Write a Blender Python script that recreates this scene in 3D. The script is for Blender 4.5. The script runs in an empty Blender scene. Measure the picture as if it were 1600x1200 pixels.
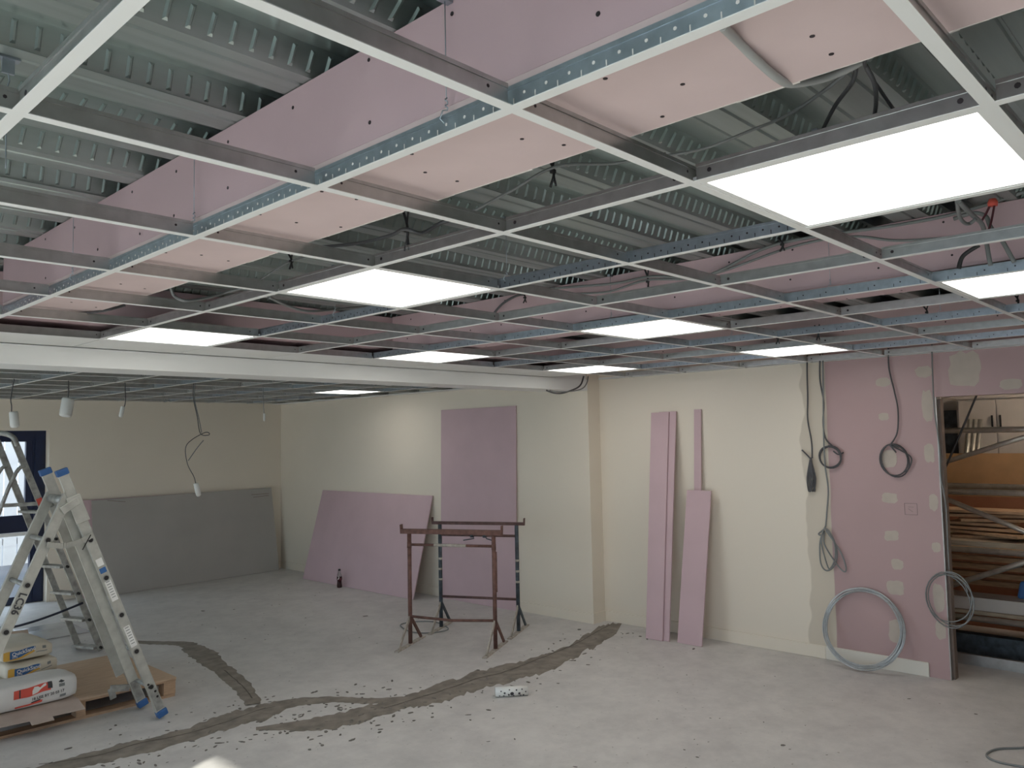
import bpy, bmesh, math, random
from mathutils import Vector, Matrix, noise
R = random.Random(7)
S = bpy.context.scene
COL = S.collection

# ------------------------------------------------------------------ camera
FPX = 1255.6
AZ, EL, ROLL = 0.755617, 0.067271, 0.020527
CAM = Vector((-0.4028, 0.2693, 1.8324))
_f = Vector((math.cos(EL)*math.cos(AZ), math.cos(EL)*math.sin(AZ), math.sin(EL)))
_r0 = Vector((math.sin(AZ), -math.cos(AZ), 0)); _d0 = _f.cross(_r0)
_r = _r0*math.cos(ROLL) + _d0*math.sin(ROLL); _d = -_r0*math.sin(ROLL) + _d0*math.cos(ROLL)
cd = bpy.data.cameras.new('camera'); cam = bpy.data.objects.new('camera', cd); COL.objects.link(cam)
cd.sensor_width = 36.0; cd.lens = FPX*36/1600; cd.clip_start = 0.05; cd.clip_end = 200
cam.matrix_world = Matrix(((_r.x, -_d.x, -_f.x, CAM.x), (_r.y, -_d.y, -_f.y, CAM.y), (_r.z, -_d.z, -_f.z, CAM.z), (0, 0, 0, 1)))
S.camera = cam
def ray(u, v): return _r*((u-800)/FPX) + _d*((v-600)/FPX) + _f
def at(u, v, x=None, y=None, z=None):
    d = ray(u, v)
    t = (x-CAM.x)/d.x if x is not None else (y-CAM.y)/d.y if y is not None else (z-CAM.z)/d.z
    return CAM + d*t

# ------------------------------------------------------------------ world, sun, exposure
w = bpy.data.worlds.new('sky'); S.world = w; w.use_nodes = True
bg = w.node_tree.nodes['Background']; bg.inputs[0].default_value = (0.74, 0.86, 1.0, 1); bg.inputs[1].default_value = 4.6
sd = bpy.data.lights.new('sun', 'SUN'); sd.energy = 12.0; sd.angle = 0.01; sd.color = (1, .93, .82)
sun = bpy.data.objects.new('sun', sd); COL.objects.link(sun)
sun.rotation_euler = Vector((2.06, 0.885, -1.0)).to_track_quat('-Z', 'Y').to_euler()
PANEL_STRENGTH = 6.0
vs = S.view_settings
vs.view_transform = 'Standard'; vs.look = 'None'; vs.gamma = 1.0; vs.use_curve_mapping = False; vs.exposure = 0.0

# ------------------------------------------------------------------ materials
def mat(name, col, rough=.6, metal=0., var=.06, scale=8., bump=0., bscale=60., spec=.5, emit=None, trans=0., stretch=None, fine=0.):
    m = bpy.data.materials.new(name); m.use_nodes = True
    nt = m.node_tree; b = nt.nodes['Principled BSDF']
    b.inputs['Roughness'].default_value = rough; b.inputs['Metallic'].default_value = metal
    b.inputs['Specular IOR Level'].default_value = spec
    b.inputs['Base Color'].default_value = (*col, 1)
    if trans: b.inputs['Transmission Weight'].default_value = trans
    if emit:
        b.inputs['Emission Color'].default_value = (*emit[0], 1); b.inputs['Emission Strength'].default_value = emit[1]
    tc = nt.nodes.new('ShaderNodeTexCoord'); mp = nt.nodes.new('ShaderNodeMapping')
    nt.links.new(tc.outputs['Object'], mp.inputs['Vector'])
    if stretch: mp.inputs['Scale'].default_value = stretch
    if var > 0:
        n = nt.nodes.new('ShaderNodeTexNoise'); n.inputs['Scale'].default_value = scale; n.inputs['Detail'].default_value = 6
        nt.links.new(mp.outputs[0], n.inputs['Vector'])
        r = nt.nodes.new('ShaderNodeValToRGB')
        r.color_ramp.elements[0].position = .3; r.color_ramp.elements[1].position = .7
        r.color_ramp.elements[0].color = (*[c*(1-var) for c in col], 1)
        r.color_ramp.elements[1].color = (*[min(1, c*(1+var)) for c in col], 1)
        nt.links.new(n.outputs['Fac'], r.inputs['Fac']); nt.links.new(r.outputs[0], b.inputs['Base Color'])
    if bump > 0:
        n2 = nt.nodes.new('ShaderNodeTexNoise'); n2.inputs['Scale'].default_value = bscale; n2.inputs['Detail'].default_value = 4
        nt.links.new(mp.outputs[0], n2.inputs['Vector'])
        bp = nt.nodes.new('ShaderNodeBump'); bp.inputs['Strength'].default_value = bump; bp.inputs['Distance'].default_value = .01
        nt.links.new(n2.outputs['Fac'], bp.inputs['Height']); nt.links.new(bp.outputs[0], b.inputs['Normal'])
    return m

M = {}
M['cream'] = mat('cream_paint', (.75, .675, .565), .55, var=.02, scale=1.5, bump=.05, bscale=90)
M['white'] = mat('white_paint', (.80, .80, .78), .5, var=.02, scale=3)
M['skirting'] = mat('off_white_skirting', (.70, .665, .59), .5, var=.02, scale=3)
M['capwhite'] = mat('white_coated_steel', (.82, .83, .81), .35, var=.01, scale=3)
M['galv'] = mat('galvanised_steel', (.40, .45, .50), .34, .9, var=.12, scale=30)
M['galvdull'] = mat('dull_galvanised_steel', (.50, .50, .49), .32, .9, var=.10, scale=25)
M['deck'] = mat('galvanised_deck', (.39, .445, .43), .36, .8, var=.14, scale=6, stretch=(.15, 3, 3))
M['pink'] = mat('pink_plasterboard', (.56, .405, .43), .62, var=.04, scale=3, bump=.03, bscale=120)
M['pinksoffit'] = mat('pale_pink_soffit', (.68, .54, .53), .55, var=.05, scale=4)  # paler, less saturated pink than the side boards
M['pinkshine'] = mat('pink_board_face', (.54, .385, .385), .42, var=.05, scale=4)
M['paperedge'] = mat('gypsum_edge', (.72, .68, .64), .8, var=.1, scale=40)
M['greyboard'] = mat('grey_board_paper', (.40, .375, .345), .8, var=.05, scale=2, bump=.03)
M['brownedge'] = mat('brown_board_edge', (.20, .15, .125), .8, var=.1, scale=20)
M['black'] = mat('black_rubber', (.02, .02, .022), .5, var=.1)
M['cable'] = mat('grey_cable', (.20, .21, .21), .5, var=.06)
M['cablelight'] = mat('light_grey_cable', (.42, .43, .42), .5, var=.05)
M['cabledark'] = mat('dark_grey_cable', (.075, .075, .08), .5, var=.06)
M['dark'] = mat('dark_hole', (.02, .018, .018), .8, var=0)
M['screw'] = mat('dark_screw', (.05, .04, .045), .5, .5, var=0)
M['alu'] = mat('aluminium', (.52, .52, .48), .42, .55, var=.12, scale=18, bump=.03)
M['aludirty'] = mat('dirty_aluminium', (.36, .36, .34), .5, .5, var=.3, scale=22)
M['blue'] = mat('blue_plastic', (.03, .11, .30), .45, var=.08, scale=30)
M['rust'] = mat('rust_brown_steel', (.15, .075, .06), .7, .1, var=.35, scale=22, bump=.15, bscale=90)
M['darksteel'] = mat('blue_black_steel', (.055, .07, .085), .6, .2, var=.5, scale=16, bump=.1)
M['rustdark'] = mat('dark_rust_steel', (.11, .06, .055), .7, .1, var=.35, scale=22)
M['mortar'] = mat('mortar_splash', (.42, .38, .33), .85, var=.3, scale=25)
M['ply'] = mat('plywood', (.50, .36, .25), .7, var=.12, scale=5, stretch=(2, 14, 14))
M['plydark'] = mat('pallet_wood', (.42, .28, .18), .75, var=.2, scale=6, stretch=(2, 12, 12))
M['timber'] = mat('sawn_timber', (.44, .28, .16), .75, var=.25, scale=6, stretch=(10, 1.5, 10))
M['plank'] = mat('scaffold_plank', (.36, .29, .21), .8, var=.2, scale=6, stretch=(14, 1.2, 14))
M['osb'] = mat('brown_sheet', (.42, .24, .11), .7, var=.12, scale=5)
M['orange'] = mat('orange_brown_sheet', (.30, .12, .06), .7, var=.12, scale=5)
M['card'] = mat('cardboard', (.46, .37, .32), .8, var=.07, scale=8)
M['bagpaper'] = mat('white_paper_sack', (.70, .68, .66), .6, var=.05, scale=9, bump=.25, bscale=12)
M['bagcream'] = mat('cream_paper_sack', (.62, .56, .46), .6, var=.05, scale=9, bump=.25, bscale=12)
M['bagyellow'] = mat('yellow_print', (.70, .40, .07), .6, var=.05)
M['bagblue'] = mat('blue_print', (.04, .13, .33), .6, var=.06)
M['bagred'] = mat('red_print', (.68, .10, .07), .6, var=.06)
M['ink'] = mat('black_ink', (.05, .05, .055), .7, var=0)
M['whiteprint'] = mat('white_print', (.8, .79, .76), .6, var=0)
M['navy'] = mat('navy_frame', (.012, .02, .055), .35, var=.1)
M['filler'] = mat('beige_filler', (.48, .415, .355), .75, var=.05, scale=14)
M['pencil'] = mat('pencil_line', (.14, .11, .12), .8, var=0)
M['crack'] = mat('dark_crack', (.10, .085, .07), .9, var=.2, scale=30)
M['chase'] = mat('fresh_mortar_repair', (.225, .198, .168), .85, var=.28, scale=9, bump=.5, bscale=25)
M['chip'] = mat('mortar_chip', (.17, .155, .14), .9, var=.3, scale=30)
M['cola'] = mat('cola', (.03, .008, .008), .15, var=0)
M['clear'] = mat('clear_plastic', (.55, .50, .52), .1, var=0, trans=.6)
M['label'] = mat('dark_red_label', (.08, .012, .02), .4, var=0)
M['scafftube'] = mat('scaffold_tube', (.55, .52, .47), .32, .75, var=.12, scale=20)
M['lampbody'] = mat('white_plastic', (.75, .75, .72), .4, var=.02)
M['fence'] = mat('pale_fence_paint', (.30, .31, .33), .7, var=.05, scale=4)
M['paving'] = mat('wet_paving', (.055, .06, .075), .5, var=.25, scale=10)
M['outground'] = mat('pale_bounce_ground', (.55, .55, .53), .8, var=.1, scale=3)
M['polythene'] = mat('clear_polythene', (.75, .78, .82), .2, var=.05, trans=.45)
M['cupboard'] = mat('cupboard_white', (.50, .46, .42), .5, var=.03)
M['strap'] = mat('navy_strap', (.012, .016, .035), .6, var=0)
M['wire'] = mat('galvanised_wire', (.50, .52, .53), .35, .8, var=.1, scale=30)
M['diffuser'] = mat('lit_diffuser', (.9, .9, .9), .4, var=0, emit=((1, .975, .93), PANEL_STRENGTH))
M['storefill'] = mat('store_fill_glow', (.9, .85, .75), .4, var=0, emit=((1, .82, .64), 75.0))

# pane of glass: clear transmission mixed with a weak reflection
def glass_mat():
    m = bpy.data.materials.new('window_glass'); m.use_nodes = True; nt = m.node_tree
    for n in list(nt.nodes): nt.nodes.remove(n)
    o = nt.nodes.new('ShaderNodeOutputMaterial'); mx = nt.nodes.new('ShaderNodeMixShader')
    t = nt.nodes.new('ShaderNodeBsdfTransparent'); g = nt.nodes.new('ShaderNodeBsdfGlossy'); g.inputs['Roughness'].default_value = .03
    t.inputs[0].default_value = (.93, .96, .97, 1); mx.inputs[0].default_value = .07
    nt.links.new(t.outputs[0], mx.inputs[1]); nt.links.new(g.outputs[0], mx.inputs[2]); nt.links.new(mx.outputs[0], o.inputs[0])
    return m
M['glass'] = glass_mat()

# floor: pale dusty screed with blotches and specks
def floor_mat():
    m = mat('dusty_screed', (.60, .58, .56), .5, var=.05, scale=1.1, bump=.06, bscale=40)
    nt = m.node_tree; b = nt.nodes['Principled BSDF']
    old = b.inputs['Base Color'].links[0].from_socket
    tc = nt.nodes.new('ShaderNodeTexCoord')
    n = nt.nodes.new('ShaderNodeTexNoise'); n.inputs['Scale'].default_value = 5; n.inputs['Detail'].default_value = 9; n.inputs['Roughness'].default_value = .7
    nt.links.new(tc.outputs['Object'], n.inputs['Vector'])
    r = nt.nodes.new('ShaderNodeValToRGB'); r.color_ramp.elements[0].position = .35; r.color_ramp.elements[1].position = .62
    r.color_ramp.elements[0].color = (.86, .86, .87, 1); r.color_ramp.elements[1].color = (1.04, 1.04, 1.04, 1)
    nt.links.new(n.outputs['Fac'], r.inputs['Fac'])
    v = nt.nodes.new('ShaderNodeTexNoise'); v.inputs['Scale'].default_value = 38; v.inputs['Detail'].default_value = 2
    nt.links.new(tc.outputs['Object'], v.inputs['Vector'])
    r2 = nt.nodes.new('ShaderNodeValToRGB'); r2.color_ramp.elements[0].position = .24; r2.color_ramp.elements[1].position = .28
    r2.color_ramp.elements[0].color = (.55, .53, .5, 1); r2.color_ramp.elements[1].color = (1, 1, 1, 1)
    nt.links.new(v.outputs['Fac'], r2.inputs['Fac'])
    a = nt.nodes.new('ShaderNodeMixRGB'); a.blend_type = 'MULTIPLY'; a.inputs[0].default_value = 1
    c = nt.nodes.new('ShaderNodeMixRGB'); c.blend_type = 'MULTIPLY'; c.inputs[0].default_value = 1
    nt.links.new(old, a.inputs[1]); nt.links.new(r.outputs[0], a.inputs[2])
    nt.links.new(a.outputs[0], c.inputs[1]); nt.links.new(r2.outputs[0], c.inputs[2]); nt.links.new(c.outputs[0], b.inputs['Base Color'])
    return m
M['floor'] = floor_mat()

# right wall: cream paint, then a bare beige skim band, then unpainted pink board, with wavering edges along y
def right_wall_mat():
    m = mat('part_painted_board', (.44, .30, .295), .38, var=.02, scale=3)
    nt = m.node_tree; b = nt.nodes['Principled BSDF']; pk = b.inputs['Base Color'].links[0].from_socket
    g = nt.nodes.new('ShaderNodeNewGeometry'); sp = nt.nodes.new('ShaderNodeSeparateXYZ'); nt.links.new(g.outputs['Position'], sp.inputs[0])
    n = nt.nodes.new('ShaderNodeTexNoise'); n.inputs['Scale'].default_value = 1.6; n.inputs['Detail'].default_value = 2
    mp = nt.nodes.new('ShaderNodeMapping'); mp.inputs['Scale'].default_value = (0, .4, 1.3)
    nt.links.new(g.outputs['Position'], mp.inputs[0]); nt.links.new(mp.outputs[0], n.inputs['Vector'])
    def edge(y0, amp, soft):
        a = nt.nodes.new('ShaderNodeMath'); a.operation = 'MULTIPLY_ADD'; a.inputs[1].default_value = amp; nt.links.new(n.outputs['Fac'], a.inputs[0])
        nt.links.new(sp.outputs['Y'], a.inputs[2])
        q = nt.nodes.new('ShaderNodeMapRange'); q.inputs['From Min'].default_value = y0+amp*.5-soft; q.inputs['From Max'].default_value = y0+amp*.5+soft
        nt.links.new(a.outputs[0], q.inputs[0]); return q.outputs[0]
    m1 = nt.nodes.new('ShaderNodeMixRGB'); m1.inputs[2].default_value = (.60, .53, .43, 1)
    nt.links.new(edge(2.91, .03, .004), m1.inputs[0]); nt.links.new(pk, m1.inputs[1])
    m2 = nt.nodes.new('ShaderNodeMixRGB'); m2.inputs[2].default_value = (.75, .675, .565, 1)
    nt.links.new(edge(3.115, .26, .005), m2.inputs[0]); nt.links.new(m1.outputs[0], m2.inputs[1])
    nt.links.new(m2.outputs[0], b.inputs['Base Color'])
    return m
M['rightwall'] = right_wall_mat()

# ------------------------------------------------------------------ mesh helpers
ORG = {}
class MB:
    def __init__(s): s.v = []; s.f = []; s.mi = []; s.sm = []
    def add(s, vs, fs, mi=0, smooth=False):
        o = len(s.v); s.v += [Vector(p) for p in vs]; s.f += [[o+i for i in f] for f in fs]
        s.mi += [mi]*len(fs); s.sm += [smooth]*len(fs); return s
    def box(s, x0, x1, y0, y1, z0, z1, mi=0):
        vs = [(x, y, z) for z in (z0, z1) for y in (y0, y1) for x in (x0, x1)]
        return s.add(vs, [(0, 2, 3, 1), (4, 5, 7, 6), (0, 1, 5, 4), (2, 6, 7, 3), (0, 4, 6, 2), (1, 3, 7, 5)], mi)
    def hexa(s, p, mi=0):   # 8 points: bottom ring then top ring
        return s.add(p, [(3, 2, 1, 0), (4, 5, 6, 7), (0, 1, 5, 4), (1, 2, 6, 5), (2, 3, 7, 6), (3, 0, 4, 7)], mi)
    def bar(s, a, b, wdt, hgt, up=(0, 0, 1), mi=0):
        a = Vector(a); b = Vector(b); d = (b-a).normalized(); up = Vector(up)
        sd_ = d.cross(up)
        if sd_.length < 1e-5: sd_ = d.cross(Vector((1, 0, 0)))
        sd_.normalize(); u = sd_.cross(d).normalized(); sd_ = sd_*wdt/2; u = u*hgt/2
        return s.hexa([a-sd_-u, a+sd_-u, a+sd_+u, a-sd_+u, b-sd_-u, b+sd_-u, b+sd_+u, b-sd_+u], mi)
    def tube(s, pts, r, seg=8, mi=0, closed=False, caps=True):
        P = [Vector(p) for p in pts]; n = len(P); rings = []
        rr = r if isinstance(r, (list, tuple)) else [r]*n
        up = None
        for i in range(n):
            if closed: t = P[(i+1) % n]-P[i-1]
            else: t = P[min(i+1, n-1)]-P[max(i-1, 0)]
            if t.length < 1e-9: t = Vector((0, 0, 1))
            t.normalize()
            if up is None: up = t.orthogonal().normalized()
            up = up - t*up.dot(t)
            if up.length < 1e-6: up = t.orthogonal()
            up.normalize(); b = t.cross(up)
            rings.append([P[i]+(up*math.cos(2*math.pi*k/seg)+b*math.sin(2*math.pi*k/seg))*rr[i] for k in range(seg)])
        vs = [p for ring in rings for p in ring]; fs = []
        for i in range(n if closed else n-1):
            j = (i+1) % n
            for k in range(seg): fs.append((i*seg+k, i*seg+(k+1) % seg, j*seg+(k+1) % seg, j*seg+k))
        s.add(vs, fs, mi, True)
        if caps and not closed:
            o = len(s.v)-len(vs)
            s.f += [[o+k for k in range(seg)][::-1], [o+(n-1)*seg+k for k in range(seg)]]; s.mi += [mi]*2; s.sm += [False]*2
        return s
    def lathe(s, base, prof, seg=20, axis=(0, 0, 1), mi=0, smooth=True):
        base = Vector(base); ax = Vector(axis).normalized(); u = ax.orthogonal().normalized(); v = ax.cross(u)
        vs = []; n = len(prof)
        for r, h in prof:
            for k in range(seg):
                a = 2*math.pi*k/seg; vs.append(base+ax*h+(u*math.cos(a)+v*math.sin(a))*r)
        fs = [(i*seg+k, i*seg+(k+1) % seg, (i+1)*seg+(k+1) % seg, (i+1)*seg+k) for i in range(n-1) for k in range(seg)]
        s.add(vs, fs, mi, smooth)
        o = len(s.v)-len(vs)
        s.f += [[o+k for k in range(seg)][::-1], [o+(n-1)*seg+k for k in range(seg)]]; s.mi += [mi]*2; s.sm += [False]*2
        return s
    def slab(s, poly, z0, z1, mi=0):   # horizontal polygon extruded
        n = len(poly)
        vs = [(x, y, z0) for x, y in poly]+[(x, y, z1) for x, y in poly]
        fs = [list(range(n))[::-1], list(range(n, 2*n))]+[(i, (i+1) % n, n+(i+1) % n, n+i) for i in range(n)]
        return s.add(vs, fs, mi)
    def disc(s, c, nrm, r, seg=10, mi=0, th=.0012):
        c = Vector(c); nrm = Vector(nrm).normalized()
        return s.lathe(c, [(r, 0), (r, th)], seg, nrm, mi, False)
    def build(s, name, mats, parent=None, label=None, cat=None, group=None, kind=None, bevel=0., smooth=False):
        if not isinstance(mats, (list, tuple)): mats = [mats]
        if parent is None:
            xs = [p.x for p in s.v]; ys = [p.y for p in s.v]; zs = [p.z for p in s.v]
            org = Vector(((min(xs)+max(xs))/2, (min(ys)+max(ys))/2, min(zs)))
        else: org = ORG[parent.name]
        me = bpy.data.meshes.new(name); me.from_pydata([p-org for p in s.v], [], s.f)
        for m in mats: me.materials.append(m if not isinstance(m, str) else M[m])
        for p, mi, sm in zip(me.polygons, s.mi, s.sm): p.material_index = mi; p.use_smooth = sm or smooth
        me.update()
        bm = bmesh.new(); bm.from_mesh(me); bmesh.ops.recalc_face_normals(bm, faces=bm.faces); bm.to_mesh(me); bm.free()
        o = bpy.data.objects.new(name, me); COL.objects.link(o); ORG[o.name] = org
        if parent is None: o.location = org
        else: o.parent = parent
        if bevel > 0:
            bv = o.modifiers.new('bevel', 'BEVEL'); bv.width = bevel; bv.segments = 2; bv.limit_method = 'ANGLE'
        tag(o, label, cat, group, kind); return o
def tag(o, label=None, cat=None, group=None, kind=None):
    if label: o['label'] = label
    if cat: o['category'] = cat
    if group: o['group'] = group
    if kind: o['kind'] = kind
def thing(name, loc, label=None, cat=None, group=None, kind=None):
    o = bpy.data.objects.new(name, None); COL.objects.link(o); o.location = loc; o.empty_display_size = .1
    ORG[o.name] = Vector(loc); tag(o, label, cat, group, kind); return o
def part(name, parent, mats, fn, **k):
    b = MB(); fn(b); return b.build(name, mats, parent, **k)
def smooth_path(pts, n=8):    # Catmull-Rom
    P = [Vector(p) for p in pts]; out = []
    for i in range(len(P)-1):
        a = P[max(i-1, 0)]; b = P[i]; c = P[i+1]; d = P[min(i+2, len(P)-1)]
        for k in range(n):
            t = k/n; out.append(.5*((2*b)+(c-a)*t+(2*a-5*b+4*c-d)*t*t+(3*b-a-3*c+d)*t**3))
    out.append(P[-1]); return out
def text(name, s, size, origin, xdir, ydir, m, parent, off=.0008, bold=0.0):
    cu = bpy.data.curves.new(name, 'FONT'); cu.body = s; cu.size = size; cu.resolution_u = 2; cu.offset = bold
    t = bpy.data.objects.new(name+'_tmp', cu); COL.objects.link(t)
    me = bpy.data.meshes.new_from_object(t.evaluated_get(bpy.context.evaluated_depsgraph_get()))
    bpy.data.objects.remove(t)
    x = Vector(xdir).normalized(); y = Vector(ydir); y = (y-x*y.dot(x)).normalized(); n = x.cross(y)
    org = Vector(origin)-ORG[parent.name]
    for v in me.vertices: v.co = org + x*v.co.x + y*v.co.y + n*off
    me.materials.clear(); me.materials.append(M[m])
    o = bpy.data.objects.new(name, me); COL.objects.link(o); o.parent = parent; ORG[o.name] = ORG[parent.name]; return o

H = 2.405; XR = 6.14; XL = 5.95; YN = 5.22; YB = 11.0; XG = -2.6; YF = -2.6; G = .6
STR = 'structure'
# ------------------------------------------------------------------ room shell
fl = part('floor', None, 'floor', lambda b: b.box(XG-.2, 9.2, YF-.2, YB+.35, -.1, 0), kind=STR)
part('wall_right', None, ['rightwall'], lambda b: (b.box(XR, XR+.12, 2.09, YN+.1, 0, 2.72), b.box(XR, XR+.12, .1, 2.09, 2.075, 2.72), b.box(XR, XR+.12, YF, .1, 0, 2.72)), kind=STR)
WR = bpy.data.objects['wall_right']
part('wall_side', None, 'cream', lambda b: b.box(XL, XR+.12, YN, YB+.2, 0, 2.72), kind=STR)
DX0, DX1, DZ1 = 1.55, 2.83, 2.04
part('wall_back', None, 'cream', lambda b: (b.box(DX1, XL, YB, YB+.25, 0, 2.72), b.box(DX0, DX1, YB, YB+.25, DZ1, 2.72), b.box(XG-.2, DX0, YB, YB+.25, 0, 2.72)), kind=STR)
part('wall_front', None, 'cream', lambda b: b.box(XG-.2, 9.2, YF-.2, YF, 0, 2.8), kind=STR)
# glazed shopfront side, outside the frame: piers, upstand and head around three big openings
WIN = [(-1.9, -.2), (.1, 3.0), (6.1, 9.0)]
def wl(b):
    b.box(XG-.2, XG, YF, YB, 2.3, 2.8); b.box(XG-.2, XG, YF, YB, 0, .12)
    ys = [YF]+[q for p in WIN for q in p]+[YB]
    for a, c in zip(ys[::2], ys[1::2]): b.box(XG-.2, XG, a, c, .12, 2.3)
part('wall_left', None, 'cream', wl, kind=STR)
for k, (a, c) in enumerate(WIN):
    o = part('window_%d' % (k+2), None, 'navy', lambda b: (b.box(XG-.13, XG-.07, a, a+.05, .12, 2.3), b.box(XG-.13, XG-.07, c-.05, c, .12, 2.3), b.box(XG-.13, XG-.07, a+.05, c-.05, .12, .18), b.box(XG-.13, XG-.07, a+.05, c-.05, 2.24, 2.3)), kind=STR)
    part('pane', o, 'glass', lambda b: b.box(XG-.105, XG-.095, a+.05, c-.05, .18, 2.24))

# profiled steel deck: the soffit above the hung ceiling, one sheet per three ribs
PITCH = .316; ZD = H+.275; DD = .068
prof = [(0, 0), (.036, 0), (.040, .006), (.046, .006), (.05, 0), (.118, 0), (.140, DD), (.20, DD), (.206, DD-.006), (.226, DD-.006), (.232, DD), (.292, DD), (.316, 0)]
Y0 = 1.852-14*PITCH
ce = thing('ceiling', (3, 4, ZD), kind=STR)
for sh in range(14):
    b = MB(); pts = []
    for k in range(3):
        pts += [(Y0+(sh*3+k)*PITCH+p, z) for p, z in prof[:(-1 if k < 2 else None)]]
    if pts[0][0] > YB+.1: break
    vs = [(x, p, ZD+z) for p, z in pts for x in (XG, XR+3)]
    b.add(vs, [(2*i, 2*i+1, 2*i+3, 2*i+2) for i in range(len(pts)-1)])
    b.box(XG, XR+3, pts[0][0]-.012, pts[0][0]+.004, ZD-.002, ZD)         # lapped sheet edge
    o = b.build('deck_sheet', 'deck', ce)
    e = MB()     # pressed embossments on both webs
    for k in range(3):
        y0 = Y0+(sh*3+k)*PITCH
        if not (.2 < y0 < 5.2): continue
        lean = [.0, .55, .15][(sh*3+k) % 3]
        for side in (0, 1):
            q0 = Vector((0, y0-.024, ZD+DD)) if side == 0 else Vector((0, y0+.140, ZD+DD))
            q1 = Vector((0, y0, ZD)) if side == 0 else Vector((0, y0+.118, ZD))
            dn = (q1-q0).normalized(); nn = Vector((0, -abs(dn.z), -dn.y)) if side == 0 else Vector((0, abs(dn.z), dn.y))
            nn.normalize()
            if nn.z > 0: nn.z = -nn.z
            nn = (nn-dn*nn.dot(dn)).normalized()
            L = (q1-q0).length
            x = -1.2 if y0 > 1.4 else -.3
            while x < 4.5:
                if side == 1 and x > 2: break
                c0 = q0+dn*L*.14+Vector((x+lean*.018, 0, 0)); c1 = q0+dn*L*.84+Vector((x-lean*.018, 0, 0))
                wv = Vector((.0062, 0, 0)); wt = Vector((.002, 0, 0)); h = nn*.0065; ax = (c1-c0).normalized()*.006
                e.add([c0-wv, c0+wv, c1+wv, c1-wv, c0+ax-wt+h, c0+ax+wt+h, c1-ax+wt+h, c1-ax-wt+h],
                      [(4, 5, 6, 7), (0, 1, 5, 4), (1, 2, 6, 5), (2, 3, 7, 6), (3, 0, 4, 7)])
                x += .0475
    if e.v: e.build('embossing', 'deck', o, kind='stuff')
part('roof_slab', ce, 'cream', lambda b: b.box(XG-.2, 9.2, YF-.2, YB+.35, ZD+DD+.03, ZD+DD+.2))

# bulkhead between the two rooms, with the underside
bh = part('trim_1', None, 'white', lambda b: (b.box(XG, XL, YN, YN+.34, H-.115, H-.005), b.box(XG, XL, YN+.015, YN+.34, H-.005, 2.72)), kind=STR)
bh['label'] = 'white plastered bulkhead crossing the room below the hung ceiling'

# skirting
part('baseboard_right', None, 'skirting', lambda b: b.box(XR-.016, XR, 2.23, 3.0, 0, .105), kind=STR, bevel=.004)
part('baseboard_nib', None, 'cream', lambda b: b.box(XR-.016, XR, 3.0, YN-.014, 0, .105), kind=STR, bevel=.004)
part('baseboard_side', None, 'cream', lambda b: (b.box(XL-.014, XL, YN-.014, YB, 0, .10), b.box(XL, XR, YN-.014, YN, 0, .10)), kind=STR)
part('baseboard_back', None, 'cream', lambda b: b.box(DX1+.03, XL-.014, YB-.014, YB, 0, .10), kind=STR)
# exposed stud and edge of the opening
part('trim_2', None, ['galvdull', 'brownedge'], lambda b: (b.box(XR-.002, XR+.122, 2.082, 2.089, 0, 2.075), b.box(XR+.04, XR+.11, 2.066, 2.082, 0, 2.06, 1)), kind=STR)

# filler patches and pencil square on the pink board
def patch(b, y, z, ry, rz, sd_, boxy=.6):
    rr = random.Random(sd_); n = 18; pts = []
    for k in range(n):
        a = 2*math.pi*k/n; c, s = math.cos(a), math.sin(a)
        q = (abs(c)**(2+3*boxy)+abs(s)**(2+3*boxy))**(-1/(2+3*boxy)); q *= 1+rr.uniform(-.1, .1)
        pts.append((y+ry*q*c, z+rz*q*s))
    vs = [(XR-.0015, p, q) for p, q in pts]+[(XR, p, q) for p, q in pts]
    b.add(vs, [list(range(n)), *[(i, (i+1) % n, n+(i+1) % n, n+i) for i in range(n)]])
for k, (u, v, du, dv, bx) in enumerate([(1380, 597, 11, 7, .3), (1381, 651, 8, 6, .2), (1389, 717, 12, 13, .8), (1390, 778, 12, 8, .6), (1393, 837, 11, 8, .8), (1402, 882, 9, 8, .8), (1399, 918, 13, 11, .9), (1402, 987, 13, 19, .6),
                                        (1443, 581, 13, 9, .3), (1449, 634, 9, 24, .6), (1452, 708, 8, 14, .7), (1459, 785, 7, 13, .3), (1463, 855, 7, 8, .2), (1467, 934, 9, 22, .5), (1470, 985, 8, 14, .5), (1507, 577, 24, 27, .9), (1580, 600, 18, 8, .5)]):
    c = at(u, v, x=XR); e = at(u+du, v, x=XR); g = at(u, v+dv, x=XR)
    part('filler_patch', WR, 'filler', lambda b: patch(b, c.y, c.z, abs(e.y-c.y), abs(g.z-c.z), k, bx))
def psq(b):
    a = at(1413, 786, x=XR); c = at(1434, 805, x=XR); t = .0025; x = XR-.001
    b.box(x, XR, c.y, a.y, a.z-t, a.z); b.box(x, XR, c.y, a.y, c.z, c.z+t); b.box(x, XR, a.y-t, a.y, c.z, a.z); b.box(x, XR, c.y, c.y+t, c.z, a.z)
    my = (a.y+c.y)/2; mz = (a.z+c.z)/2
    b.box(x, XR, my-.02, my+.02, mz+.015, mz+.017); b.bar((x+.0005, my+.02, mz+.002), (x+.0005, my-.012, mz-.02), .001, .002)
part('pencil_square', WR, 'pencil', psq)

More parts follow.
